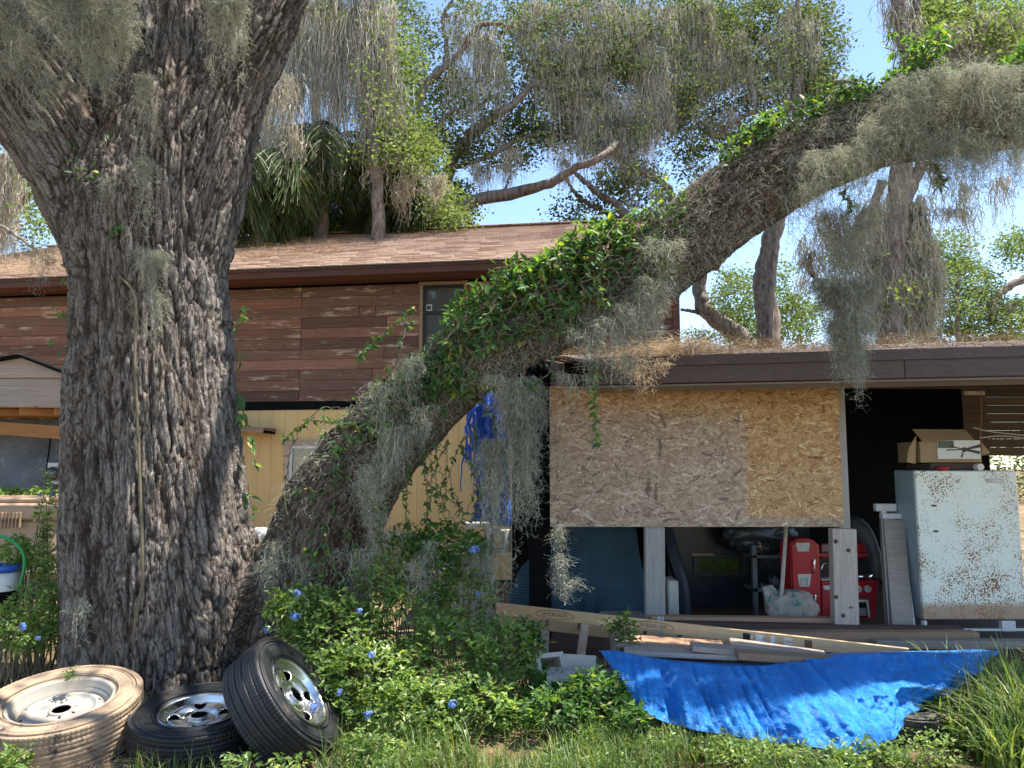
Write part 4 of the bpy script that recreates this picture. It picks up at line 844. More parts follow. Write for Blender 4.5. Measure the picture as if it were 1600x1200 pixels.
# ------------------------------------------------------------ concrete blocks
M['block'] = plain('concrete_block', (.34, .325, .30), .9, .3, 9, .6, .004); M['blockpale'] = plain('pale_concrete', (.42, .40, .36), .85, .2, 9, .5, .004)
bwd = 7.0; bw = E('block_wall', (X(715, bwd), bwd, 0), 'low stack of grey concrete blocks under the hanging blue tarp', 'block wall')
def cinder(L, W, H, holes=2):
    """hollow block, holes running through y"""
    g = G(); t = .032; boxg(0, L, 0, W, 0, t, g, bev=.003); boxg(0, L, 0, W, H - t, H, g, bev=.003); n = holes
    for k in range(n + 1): x = k * (L - t) / n; boxg(x, x + t, 0, W, t - .003, H - t + .003, g, bev=.003)
    return g
zz = Z(965, bwd)
for r_, (pa_, pb_) in enumerate(((965, 931), (930, 898), (892, 866))):
    xs_ = [672, 698, 726, 752, 770] if r_ % 2 == 0 else [660, 686, 714, 743, 772]
    for a, b in zip(xs_[:-1], xs_[1:]):
        if r_ == 1 and a == 743:
            g = cinder(X(b, bwd) - X(a, bwd) - .006, .19, Z(pb_, bwd) - Z(pa_, bwd), 3); g.v = [v + np.array([X(a, bwd), bwd, Z(pa_, bwd)]) for v in g.v]
        else: g = boxg(X(a, bwd) + .003, X(b, bwd) - .003, bwd + R.uniform(-.01, .01), bwd + .2, Z(pa_, bwd), Z(pb_, bwd) - .003, bev=.006)
        O('block', g, M['block'], bw)
for r_ in range(3):
    for k in range(3): O('block', boxg(X(668 + k * 35, bwd) + .003, X(703 + k * 35, bwd) - .003, bwd, bwd + .2, Z(965, bwd) - .2 * (r_ + 1) + .003, Z(965, bwd) - .2 * r_ - .003, bev=.006), M['block'], bw)
O('lintel', boxg(X(676, bwd), X(752, bwd), bwd - .04, bwd + .2, Z(897, bwd), Z(893, bwd), bev=.004), M['palewood'], bw)
def standing_block(px, pyb, d, L, W, H, rot, lab, m='blockpale', holes=1, tilt=0):
    g = cinder(L, W, H, holes); g.v = [v - np.array([L / 2, W / 2, 0]) for v in g.v]
    p = P(px, pyb, d); o = O('concrete_block', g, M[m], None, label=lab, category='concrete block'); o.location = p; o.rotation_euler = (tilt, 0, rot); return o
standing_block(746, 858, 7.0, .21, .2, .24, .12, 'pale hollow concrete block standing upright on the block stack')
standing_block(778, 862, 7.1, .20, .2, .2, -.3, 'dusty concrete block lying on the block stack half hidden by moss', 'block')
b1 = standing_block(859, 1072, 5.15, .2, .19, .19, .35, 'hollow concrete block lying in the weeds left of the blue tarp', tilt=-.5); b1.location.z = max(b1.location.z, .02)
b2 = standing_block(908, 1062, 5.2, .22, .2, .15, -.25, 'closed pale concrete block beside the left end of the blue tarp', tilt=-.3)
g = boxg(-.11, .11, -.105, -.095, .0, .15, bev=.002); O('block_face', g, M['blockpale'], b2, local=True)
standing_block(952, 1118, 5.0, .2, .2, .26, .6, 'tan concrete block under the left corner of the blue tarp', 'block', tilt=.1)
standing_block(880, 1098, 4.95, .2, .19, .19, -.1, 'grey concrete block sunk in the weeds below the hollow one', 'block', tilt=.05)
# legs of old sawhorses under the ladder
for i, (a, b, c, d, e) in enumerate(((852, 985, 850, 1045, 5.9), (914, 975, 905, 1040, 5.85), (960, 990, 962, 1050, 6.0))):
    O('timber_leg', beamg(P(a, b, e), P(c, d, e), .06, .06, up=(0, 1, 0)), M['palewood'], None, label=('white metal prop standing in the weeds under the ladder end', 'grey timber leg under the ladder right of the white prop', 'shadowed timber leg under the plank pile')[i], category='leg')
# ladder
M['ladder'] = plain('fibreglass_orange', (.60, .42, .24), .45, .12, st=(1, 8, 8)); M['ink'] = plain('printed_ink', (.16, .09, .05), .6)
p0, p1 = P(776, 950, 6.15), P(1420, 1023, 5.25)
la = E('ladder', tuple((p0 + p1) / 2), 'long tan fibreglass ladder lying on edge along the shed front', 'ladder')
def rail(off, nm='rail'):
    p, q = p0 + Vector(off), p1 + Vector(off); return O(nm, beamg(p, q, .028, .085, bev=.003), M['ladder'], la)
r1 = rail((0, 0, 0)); 
dl = (p1 - p0).normalized(); nl = Vector((dl.y, -dl.x, 0)).normalized(); upv = nl.cross(dl) * -1 if nl.cross(dl).z < 0 else nl.cross(dl)
off2 = Vector((.02, .36, -.16)); rail(off2)
L_ = (p1 - p0).length
for k in range(11):
    c0 = p0.lerp(p1, (k + .6) / 11.3); O('rung', tubeg([c0 + Vector((0, .02, -.01)), c0 + off2], .014, 10), M['steel'], la)
    g = G()
    for sx_ in (-.03, .03): a = c0 + dl * sx_ + nl * .0145; tubeg([a, a + nl * .004], .005, 8, g)
    O('rivet', g, M['steel'], r1, local=True)
def text(body, size, parent, loc, xdir, ndir, m, name='lettering', sy=1.):
    cu = bpy.data.curves.new('t', 'FONT'); cu.body = body; cu.size = size; cu.align_x = 'CENTER'; cu.align_y = 'CENTER'; o = bpy.data.objects.new('t', cu); COL.objects.link(o)
    dg = bpy.context.evaluated_depsgraph_get(); me = bpy.data.meshes.new_from_object(o.evaluated_get(dg)); bpy.data.objects.remove(o); me.materials.clear(); me.materials.append(m)
    X_ = Vector(xdir).normalized(); N_ = Vector(ndir).normalized(); Y_ = N_.cross(X_); Mx = Matrix((X_, Y_ * sy, N_)).transposed().to_4x4(); Mx.translation = Vector(loc); me.transform(Mx)
    return O(name, me, m, parent, local=True)
for f in (.163, .42):
    c0 = p0.lerp(p1, f) + nl * .0155; text('WERNER', .05, r1, c0, dl, nl, M['ink'], sy=.8)
    g = G(); a = np.linspace(0, 2 * math.pi, 49); cc_ = np.array([list(c0 + dl * (.15 * math.cos(t)) + upv * (.031 * math.sin(t))) for t in a]); tubeg(cc_, .0022, 4, g); O('logo_oval', g, M['ink'], r1, local=True)
for f, w, m in ((.645, .05, 'blackframe'), (.675, .05, 'white'), (.705, .03, 'white'), (.74, .06, 'cream'), (.785, .05, 'ink')):
    c0 = p0.lerp(p1, f) + nl * .0145; O('sticker', beamg(c0 - dl * w / 2, c0 + dl * w / 2, .0016, .05, bev=0), M[m], r1, local=True)
c0 = p0.lerp(p1, .66) + nl * .0158; text('▲ !', .03, r1, c0, dl, nl, M['white'], sy=1)
c0 = p0.lerp(p1, .742) + nl * .0158; text('DANGER', .014, r1, c0, dl, nl, M['redpl'], sy=1.3)
# wires tied on the ladder
g = G()
for k in range(9):
    c0 = P(1032 + R.uniform(-5, 5), 975, 5.8); tubeg(cr([c0 + Vector((0, -.03, .06)), c0 + Vector((R.uniform(-.02, .02), -.06, -.03)), c0 + Vector((R.uniform(-.03, .05), -.05, -.16))], 8), .0025, 5, g)
O('tie_wire', g, M['steel'], None, label='loose twist of wire tied round the ladder by the left post', category='wire')
# plank pile
def plank(a, b, c, d, e1, e2, w, h, m, lab):
    O('plank', beamg(P(a, b, e1), P(c, d, e2), w, h), M[m], None, label=lab, category='plank', group='planks piled under the ladder')
for args in ((985, 1000, 1130, 1010, 5.5, 5.4, .2, .035, 'tanwood', 'reddish plank end on the left of the pile under the ladder'),
             (975, 1016, 1150, 1024, 5.25, 5.15, .18, .03, 'palewood', 'pale split plank low in the pile near the tarp'),
             (1080, 1010, 1300, 1030, 5.2, 5.1, .16, .035, 'graywood', 'grey plank in the middle of the pile'),
             (1140, 1003, 1290, 1024, 5.35, 5.2, .15, .03, 'palewood', 'uppermost pale plank of the pile'),
             (1150, 1022, 1320, 1034, 5.05, 5., .14, .045, 'tanwood', 'brown plank in the pile just above the tarp'),
             (960, 1005, 1090, 1018, 5.4, 5.3, .12, .03, 'graywood', 'short grey plank at the left end of the pile'),
             (1000, 1085, 1250, 1092, 5.2, 5.15, .5, .14, 'darkwood', 'dark stacked timber carrying the tarp'),
             (1280, 1075, 1500, 1076, 5.2, 5.2, .4, .12, 'darkwood', 'long dark timber under the right half of the tarp')): plank(*args)
g = G()
for k in range(14): a = P(1070 + k * 12, 992 + k * 1.7, 5.3); strands(g, [list(a)], .14, 5, .004, .004)
O('wire_mesh', g, M['steel'], None, label='short wires hanging between the ladder and the plank pile', category='wire')
O('carton_shape', boxg(X(935, 6.9), X(1000, 6.9), 6.8, 7., .1, .3, bev=.01), M['graywood'], None, label='grey box on the ground before the covered vehicle', category='box')
# tarp in front
top = cr([(940, 1018, 5.1, 0), (975, 1019, 5.02, 0), (1060, 1033, 4.95, 0), (1180, 1038, 4.92, 0), (1270, 1028, 4.95, 0), (1330, 1022, 4.95, 0), (1400, 1020, 4.95, 0), (1490, 1018, 4.95, 0), (1562, 1016, 4.98, 0)], 260)
bot = cr([(942, 1024, 5.08, 0), (972, 1068, 4.8, 0), (1003, 1110, 4.6, 0), (1060, 1134, 4.48, 0), (1150, 1150, 4.38, 0), (1240, 1162, 4.3, 0), (1325, 1171, 4.26, 0), (1380, 1152, 4.38, 0), (1438, 1112, 4.55, 0), (1502, 1068, 4.75, 0), (1563, 1018, 4.97, 0)], 260)
nv = 100; V = np.zeros((260, nv + 18, 3))
tp_ = np.array([list(P(a, b, c)) for a, b, c, _ in top]); bt_ = np.array([list(P(a, b, c)) for a, b, c, _ in bot])
for j in range(nv):
    t = j / (nv - 1); w = tp_ * (1 - t) + bt_ * t; w[:, 1] -= .10 * math.sin(math.pi * t) * np.sin(np.linspace(0, math.pi, 260)) ; V[:, j + 18] = w
for j in range(18):
    k = (18 - j) / 18; w = tp_.copy(); w[:, 1] += k * .2; w[:, 2] -= .01 + .03 * k; V[:, j] = w
U, T_ = np.meshgrid(np.linspace(0, 1, 260), np.concatenate([np.linspace(-.2, 0, 18), np.linspace(0, 1, nv)]), indexing='ij')
vert = np.exp(-((U - .32) / .26) ** 2); xx = V[..., 0]; zz_ = V[..., 2]
def F(a, b, s_, o=3): return fbm(np.stack([xx * a, zz_ * b, xx * 0 + s_], -1).reshape(-1, 3), o, s_).reshape(xx.shape)
sk = xx + (zz_ - .2) * .55 * (U - .25) * 2
def Fs(a, b, s_, o=3): return fbm(np.stack([sk * a, zz_ * b, xx * 0 + s_], -1).reshape(-1, 3), o, s_).reshape(xx.shape)
rid = 1 - np.abs(Fs(13, 1.2, 4)) * 3; rid2 = 1 - np.abs(F(4, 5, 8)) * 2.4; fine = 1 - np.abs(F(14, 16, 12, 4)) * 2.6
ph_ = U * 2.2 + T_ * 1.
diag = 1 - np.abs(fbm(np.stack([xx * 2.2 + zz_ * 3.4, zz_ * 9 - xx * 4.4, xx * 0], -1).reshape(-1, 3), 3, 31).reshape(xx.shape)) * 2.6
edgef = np.clip(np.minimum(U, 1 - U) * 12, .1, 1) * np.clip((T_ + .2) * 8, .05, 1)
disp = (vert * .062 * rid + (1 - vert * .6) * .055 * rid2 + .018 * fine + (U > .4) * .045 * diag * np.clip((U - .45) * 6, 0, 1)) * edgef
bag = np.exp(-(((xx - X(1290, 4.6)) / .2) ** 2 + ((zz_ - .14) / .13) ** 2)); disp += bag * .09
V[..., 1] -= disp; V[..., 2] += disp * .25 * np.clip(T_ + .3, 0, 1); V[..., 2] = np.maximum(V[..., 2], .012)
O('blue_tarp', gridg(V[::-1]), M['tarp'], None, smooth=True, label='crumpled bright blue tarp draped over low planks in the weeds', category='tarp')
blob('blue_tarp', P(1525, 1092, 4.95), (.10, .07, .05), M['tarp'], .5, 9, fs=3, label='small dark bunch of blue tarp in the tall grass at right', category='tarp')
O('sawhorse_leg', beamg(P(1024, 1100, 4.75), P(1016, 1160, 4.5), .06, .028, up=(0, 1, 0)), M['orangewood'], None, label='orange wooden leg sticking out under the left tarp corner', category='leg')
O('gutter_pipe', tubeg(cr([P(1020, 1140, 4.7), P(1150, 1158, 4.55), P(1300, 1172, 4.45)], 20), .028, 12), M['blackframe'], None, smooth=True, label='black pipe lying below the hem of the blue tarp', category='pipe')
pt = P(1486, 1135, 4.6); O('flower_pot', lat([(0, -.0), (.04, 0), (.055, .115), (.063, .115), (.063, .145), (.052, .145), (.05, .11), (0, .11)], (pt.x, pt.y, .0), 28), plain('ochre_clay', (.5, .26, .09), .7, .2), None, smooth=True, label='ochre clay pot in the weeds right of the blue tarp', category='pot')
# ------------------------------------------------------------ tyres
def tyre(lab, m_r, m_w, kind, Ro=.40, Wd=.235, Rr=.215):
    t = E('tire', (0, 0, 0), lab, 'tire'); h = Wd / 2; s_ = (Ro - Rr) / .185; sc_ = lambda r: Rr + (r - .215) * s_
    pr = [(.215, -h * .72), (.228, -h * .84), (.25, -h * .93), (.29, -h * 1.0), (.335, -h * .99), (.365, -h * .9), (.385, -h * .80)]
    tr = []
    for k, zc in enumerate(np.linspace(-h * .78, h * .78, 5)):
        hw_ = h * .178; rt = .400 - abs(zc) * .05; tr += [(rt - .003, zc - hw_), (rt, zc - hw_ + .002), (rt, zc - .002), (rt - .002, zc), (rt, zc + .002), (rt, zc + hw_ - .002), (rt - .003, zc + hw_)]
        if k < 4: tr += [(.390, zc + hw_ + .0015), (.390, zc + h * .39 - hw_ - .0015)]
    prof = pr + tr + [(a, -b) for a, b in pr[::-1]] + [(.22, 0), ]
    prof = [(sc_(a), b) for a, b in prof]; prof.append(prof[0])
    def mod(a, p):
        z = p[:, 1][:, None]; r = p[:, 0][:, None]; side = (np.abs(z) > h * .55) & (r > sc_(.375)); blk = (np.sin(a * 110) > .5)
        return (side & blk) * -.0045 - .0022 * ((r > sc_(.396)) & (np.abs(z) > h * .3) & (np.sin(a * 36 + np.sign(z) * 1.2 + z * 60) > .96))
    O('rubber', latheg(prof, 396, mod=mod), m_r, t, smooth=True, local=True)
    g = G()   # raised sidewall ribs
    for r in (.245, .33, .355): latheg([(sc_(r) - .003, h * .965), (sc_(r) - .002, h * 1.022), (sc_(r) + .002, h * 1.022), (sc_(r) + .003, h * .965)], 90, g)
    O('sidewall_rib', g, m_r, t, smooth=True, local=True)
    if kind == 'steel':
        rim = [(Rr + .004, h * .80), (Rr + .006, h * .88), (Rr - .004, h * .90), (Rr - .014, h * .80), (Rr - .02, h * .55), (Rr - .036, h * .45), (Rr - .040, h * .35), (Rr - .046, h * .22)]
        disc = [(Rr - .046, h * .22), (Rr - .060, h * .42), (Rr - .09, h * .50), (Rr - .115, h * .40), (.075, h * .38), (.06, h * .46), (.048, h * .48)]
        holes = [(Rr - .068, 2 * math.pi * k / 10, .012) for k in range(10)] + [(.073, 2 * math.pi * k / 6 + .2, .007) for k in range(6)]
    else:
        rim = [(Rr + .004, h * .80), (Rr + .008, h * .9), (Rr - .006, h * .93), (Rr - .016, h * .84), (Rr - .022, h * .6), (Rr - .03, h * .52), (Rr - .034, h * .35)]
        disc = [(Rr - .034, h * .35), (Rr - .046, h * .62), (Rr - .075, h * .72), (Rr - .115, h * .60), (.085, h * .45), (.075, h * .47), (.055, h * .52), (.05, h * .7)]
        holes = [(Rr - .082, 2 * math.pi * k / 4 + .5, .033) for k in range(4)]
    O('rim', latheg(rim, 96), m_w, t, smooth=True, local=True); O('barrel', latheg([(Rr - .04, -h * .8), (Rr - .036, h * .1)], 64), m_w, t, smooth=True, local=True)
    dp = np.array(cr(disc, 34)); n = 240; me = latheg(dp, n).mesh('disc', True); bm = bmesh.new(); bm.from_mesh(me)
    def inside(c): return any((c.x - r * math.cos(a)) ** 2 + (c.y - r * math.sin(a)) ** 2 < q * q for r, a, q in holes)
    bmesh.ops.delete(bm, geom=[f for f in bm.faces if inside(f.calc_center_median())], context='FACES')
    for v in bm.verts:
        if v.is_boundary:
            for r, a, q in holes:
                hx, hy = r * math.cos(a), r * math.sin(a); dd = math.hypot(v.co.x - hx, v.co.y - hy)
                if dd < q * 1.25: v.co.x = hx + (v.co.x - hx) / dd * q; v.co.y = hy + (v.co.y - hy) / dd * q; v.co.z -= .004; break
    bm.to_mesh(me); bm.free(); me.materials.append(m_w); o = O('wheel_disc', me, m_w, t, local=True); md = o.modifiers.new('s', 'SOLIDIFY'); md.thickness = .006
    O('well', latheg([(0, -h * .62), (Rr - .045, -h * .6), (Rr - .04, -h * .1)], 40), M['black'], t, local=True)
    return t
def tyrerub(name, c, dust, df):
    s = NT(name); v = s.pos(obj=True); n = s.noise(v, 3.5, 5, .65, .6); n2 = s.noise(v, 40, 5, .7); sp = s.n('SeparateXYZ', {0: v})
    f = s.math('ADD', n, s.math('MULTIPLY', s.math('SUBTRACT', n2, .5), .5)); col = s.mix(s.ramp(f, [(df, 0.), (df + .16, 1.)]), c, s.mix(s.ramp(n2, [(.3, 0.), (.7, 1.)]), dust, tuple(x * .72 for x in dust)))
    return s.done(col, s.ramp(f, [(df, .5), (df + .12, .9)]), s.bump(n2, .25, .003), spec=.4)
ra = tyrerub('dusty_rubber', (.03, .03, .032), (.42, .30, .20), .30); rb = tyrerub('black_rubber', (.016, .017, .019), (.10, .075, .055), .60)
wa = tyrerub('dusty_steel_wheel', (.28, .27, .25), (.42, .36, .29), .42); 
s = NT('dull_chrome'); v = s.pos(obj=True); n = s.noise(v, 9, 6, .7); M['rim'] = s.done(s.ramp(n, [(.35, (.35, .34, .32)), (.6, (.72, .73, .74))]), s.ramp(n, [(.35, .5), (.6, .16)]), s.bump(n, .05, .002), metal=1.)
def place(t, loc, nrm_, spin=0):
    q = Vector(nrm_).to_track_quat('Z', 'Y'); t.rotation_euler = (q.to_matrix() @ Matrix.Rotation(spin, 3, 'Z')).to_euler(); t.location = loc
t1 = tyre('truck tyre caked in orange dust, lying flat at the left', ra, wa, 'steel', .42, .26, .265); c = P(103, 1107, 4.42); place(t1, (c.x - .02, 4.42, .185), (.02, -.19, .98), .6)
t2 = tyre('black tyre with chrome wheel lying flat against the trunk base', rb, M['rim'], 'chrome', .37, .24, .215); c = P(312, 1120, 4.45); place(t2, (c.x, 4.45, .125), (.03, -.13, .99), 1.2)
t3 = tyre('black tyre with chrome wheel tipped up on the one beside it', rb, M['rim'], 'chrome', .37, .24, .215); c = P(448, 1098, 4.45); place(t3, (c.x, 4.42, .27), (.77, -.03, .64), 2.2)
t4 = tyre('worn tyre half hidden under the right side of the blue tarp', tyrerub('grey_rubber', (.035, .034, .033), (.16, .13, .10), .5), wa, 'steel', .30, .2, .19); c = P(1405, 1135, 4.75); place(t4, (c.x, 4.78, .12), (.05, -.2, .97), 0)
# ------------------------------------------------------------ vines on the limb
def leafmesh(kind, m):
    a, b = ((.42, .5) if kind == 0 else (.33, .42)); g = G()
    xs_ = [0, .12, .35, .6, .82, 1.]; ws = [0, a * .72, a, a * .78, a * .4, 0]; V = [[0, 0, 0]]; 
    for x, w in zip(xs_[1:-1], ws[1:-1]):
        dz = -.16 * x * x; V += [[x, w * .5, dz + .07], [x, 0, dz], [x, -w * .5, dz + .07]]
    V.append([1, 0, -.17]); Q = []; T = [[0, 2, 1], [0, 3, 2], [13, 10, 11], [13, 11, 12]]
    for k in range(3): i = 1 + 3 * k; Q += [[i, i + 1, i + 4, i + 3], [i + 1, i + 2, i + 5, i + 4]]
    g.add(V, Q, T); me = g.mesh('leaf_blade', True); me.attributes.remove(me.attributes['rnd']); me.materials.append(m); return me
LM = [leafmesh(0, M['vine']), leafmesh(1, M['vine'])]
def leafobj(parent, loc, D, n, size):
    o = bpy.data.objects.new('leaf', random.choice(LM)); COL.objects.link(o); o.parent = parent
    X_ = Vector(D).normalized(); N_ = Vector(n); Y_ = N_.cross(X_).normalized(); N_ = X_.cross(Y_); mt = Matrix((X_, Y_, N_)).transposed()
    o.rotation_euler = mt.to_euler(); o.scale = (size, size * random.uniform(.8, 1.15), size); o.location = Vector(loc) - Vector(parent.location)
def limbpt(px, ang, off):
    i = int(np.argmin(abs(limb_px[:, 0] - px))); t, N, B = limb_fr; c = LW[i]; r = LR[i]
    s_ = unit(np.cross(t[i], [0, 0, 1.])); u_ = np.cross(s_, t[i]); s_ = s_ if s_[1] < 0 else -s_; u_ = u_ if u_[2] > 0 else -u_
    n = s_ * math.cos(ang) + u_ * math.sin(ang); return c + n * (r + off), n   # ang 0 = towards the viewer, 90 = top
limb_fr = frames(LW)
vi = E('climbing_vine', (LW[60][0], LW[60][1], LW[60][2]), 'leafy green vine smothering the middle and top of the diagonal limb', 'climbing vine')
gs = G(); cand = []; small = []; hang_pts = []
def stemrun(pa, pb, aa, ab, off, wob, r=.005, leaves=.7, size=.062):
    n = 40; pts = []; ph1, ph2 = R.uniform(0, 6, 2)
    for k in range(n):
        t = k / (n - 1); p, nn = limbpt(pa + (pb - pa) * t, aa + (ab - aa) * t + .35 * math.sin(t * 9 + ph1), off + wob * (.5 + .5 * math.sin(t * 7 + ph2))); pts.append(list(p + R.normal(0, .008, 3)))
        if R.random() < leaves:
            for s_ in range(R.integers(1, 4)): D = unit(R.normal(0, 1, 3) + nn * .6 + [0, 0, -.5]); cand.append((p + R.normal(0, .02, 3), D, unit(nn * .8 + R.normal(0, .4, 3) + [0, 0, .7]), size * R.uniform(.65, 1.25)))
    tubeg(cr(pts, 50), r, 5, gs)
for k in range(46): a = R.uniform(520, 960); o_ = 1. if a > 760 else .35; stemrun(a, a + R.uniform(60, 190) * (1 if a < 700 else R.choice([1, 1, -1])) * (.6 if a < 700 else 1), R.uniform(-.6, 1.3), R.uniform(-.4, 1.5), R.uniform(.01, .08) * o_, R.uniform(.02, .12) * o_, leaves=.62, size=R.uniform(.045, .075))
for k in range(24): a = R.uniform(720, 930); stemrun(a, a + R.uniform(40, 130), R.uniform(.5, 1.5), R.uniform(.6, 1.8), R.uniform(.05, .14), R.uniform(.04, .14), .004, .9, .07)
for k in range(20): a = R.uniform(1140, 1420); stemrun(a, a + R.uniform(40, 110), R.uniform(.7, 1.4), R.uniform(.8, 1.9), .02, R.uniform(.03, .13), .004, .85, .06)
for k in range(7): a = R.uniform(960, 1060); stemrun(a, a + R.uniform(30, 80), R.uniform(-.2, 1.4), R.uniform(.2, 1.6), .02, .1, .004, .6, .055)
for k in range(8): a = R.uniform(1400, 1460); stemrun(a, a + 30, R.uniform(1.0, 1.6), R.uniform(1.2, 1.9), .04, R.uniform(.2, .35), .004, .8, .06)
for k in range(6): a = R.uniform(1560, 1640); stemrun(a, a + 60, R.uniform(1.0, 1.6), R.uniform(1.2, 1.9), .04, .1, .004, .8, .06)
def hangrun(pts, r=.004, leaves=.6, size=.055, n=46):
    W = cr([list(P(a, b, c)) for a, b, c in pts], n) + R.normal(0, .006, (n, 3)); tubeg(W, r, 5, gs)
    for p in W:
        if R.random() < leaves:
            for s_ in range(R.integers(1, 3)): cand.append((p, unit(R.normal(0, 1, 3) + [0, -.2, -.7]), unit(R.normal(0, .6, 3) + [0, -.6, .5]), size * R.uniform(.6, 1.2)))
hangrun([(930, 560, 5.05), (928, 610, 5.0), (930, 650, 5.0), (932, 695, 5.0)], leaves=1., size=.06)
hangrun([(720, 600, 5.1), (770, 603, 5.0), (820, 605, 4.98), (850, 590, 5.), (868, 555, 5.05)], leaves=.35)
hangrun([(640, 500, 5.3), (622, 560, 5.2), (640, 620, 5.2), (690, 640, 5.2)], leaves=.4)
hangrun([(700, 690, 5.3), (680, 740, 5.2), (695, 790, 5.2), (730, 845, 5.2)], leaves=.5); hangrun([(660, 700, 5.3), (668, 790, 5.3), (660, 860, 5.3)], leaves=.5)
hangrun([(560, 640, 5.3), (500, 640, 5.35), (462, 685, 5.4), (445, 760, 5.45), (452, 830, 5.5)], leaves=.45, size=.05); hangrun([(530, 660, 5.3), (480, 660, 5.35), (440, 690, 5.4)], leaves=.6, size=.05)
hangrun([(1320, 260, 4.85), (1322, 300, 4.85), (1330, 330, 4.85)], leaves=.8); hangrun([(1460, 250, 4.8), (1470, 290, 4.8)], leaves=.9, size=.07); hangrun([(650, 480, 5.3), (600, 520, 5.25), (560, 560, 5.3)], leaves=.8); hangrun([(905, 440, 5.0), (890, 480, 4.95), (900, 540, 4.95)], leaves=.7)
for k in range(22): a, b = R.uniform(470, 760), R.uniform(0, 1); y0_ = 830 - (a - 470) * .75 + 60 * b; hangrun([(a, y0_, 5.35), (a + R.uniform(-30, 30), y0_ + 60, 5.25), (a + R.uniform(-40, 60), y0_ + R.uniform(100, 200), 5.25)], .003, .4, .05)
O('stems', gs, M['stem'], vi, kind='stuff')
R.shuffle(cand)
cand.sort(key=lambda c: c[0][1] - c[3] * 8)
for p, D, n, s_ in cand[:300]: leafobj(vi, p, D, n, s_)
g = G(); rest = cand[300:]
def leafbatch(g, lst):
    base = np.array([v.co[:] for v in LM[0].vertices]); Fq = [list(p.vertices) for p in LM[0].polygons]
    Q = np.array([f for f in Fq if len(f) == 4]); T = np.array([f for f in Fq if len(f) == 3])
    p = np.array([c[0] for c in lst]); D = np.array([c[1] for c in lst]); n = np.array([c[2] for c in lst]); s_ = np.array([c[3] for c in lst])[:, None, None]; Y_ = unit(np.cross(n, D)); N_ = np.cross(D, Y_)
    V = p[:, None] + s_ * (base[None, :, :1] * D[:, None] + base[None, :, 1:2] * Y_[:, None] + base[None, :, 2:] * N_[:, None]); k = len(base); o = (np.arange(len(lst)) * k)[:, None, None]
    g.add(V.reshape(-1, 3), (Q[None] + o).reshape(-1, 4), (T[None] + o).reshape(-1, 3), r=np.repeat(R.random(len(lst)), k))
leafbatch(g, rest); O('leaves', g, M['vine'], vi, kind='stuff', smooth=True)
# vine with round leaves on the big trunk
tv = E('climbing_vine', tuple(P(130, 900, 5.3)), 'thin vine with few small leaves climbing the left side of the big trunk', 'climbing vine')
gs = G()
def onfront(px, py, off=.03):
    """point on the front of the big trunk seen at this pixel"""
    best = None
    for W, r in trunk_paths:
        zz_ = np.array([list(P(px, py, w[1])) for w in W[::3]]); d = np.linalg.norm(zz_ - W[::3], axis=1); k = int(np.argmin(d - r[::3])); rr_ = r[::3][k]; x = min(d[k] / rr_, .985); y = W[::3][k][1] - rr_ * math.sqrt(max(0, 1 - x * x))
        if best is None or y < best: best = y
    return P(px, py, best - off)
def trunkvine(pts, r, n=60, leaf=0, size=.055, par=None, wob=.006):
    W = np.array([list(onfront(a, b, .035)) for a, b in cr(pts, n)]) + R.normal(0, wob, (n, 3)); 
    for k in range(3): W[1:-1] = (W[:-2] + W[1:-1] * 2 + W[2:]) / 4
    tubeg(W, np.linspace(r, r * .55, n), 7, gs)
trunkvine([(205, 1040), (208, 990), (220, 920), (222, 850), (218, 740), (215, 660), (210, 560), (212, 470), (195, 440), (170, 405), (135, 350), (115, 300)], .013)
trunkvine([(165, 1020), (165, 960), (152, 880), (148, 800), (145, 745), (128, 710)], .009); trunkvine([(130, 950), (118, 880), (130, 800), (128, 640), (128, 600)], .006)
for k in range(9): a = R.uniform(108, 140); trunkvine([(a + 10, 985), (a, 900), (a + R.uniform(-6, 12), 850), (a + R.uniform(-5, 10), R.uniform(760, 820))], .003, 30)
trunkvine([(250, 620), (250, 560), (200, 470), (150, 420), (80, 200)], .004); trunkvine([(140, 560), (122, 640), (125, 700), (130, 790)], .004)
O('stems', gs, M['stem'], tv, kind='stuff')
for a, b, n, s_ in ((60, 575, 0, 0), (120, 575, 5, .06), (130, 560, 4, .06), (150, 620, 6, .065), (135, 640, 5, .065), (140, 655, 3, .05), (112, 680, 4, .06), (155, 745, 4, .05), (115, 745, 5, .055), (140, 790, 4, .05), (155, 788, 4, .05), (195, 175, 8, .065), (185, 165, 5, .06), (175, 215, 5, .055), (115, 265, 4, .05), (125, 270, 6, .055), (150, 268, 6, .06), (160, 275, 4, .05), (170, 365, 7, .055), (180, 355, 5, .05), (55, 145, 5, .05), (240, 125, 3, .05), (215, 25, 6, .06), (225, 15, 5, .06), (110, 440, 6, .06), (100, 480, 6, .06), (108, 500, 6, .06), (98, 540, 5, .06), (110, 420, 5, .06), (150, 870, 4, .04), (105, 220, 3, .05), (190, 1015, 0, .05)):
    for k in range(n):
        p = onfront(a + R.uniform(-14, 14), b + R.uniform(-12, 12), .05); leafobj(tv, p, unit(R.normal(0, 1, 3) * [1, .3, 1] + [0, -.3, -.3]), unit(R.normal(0, .35, 3) + [0, -.8, .5]), s_ * R.uniform(.8, 1.2))
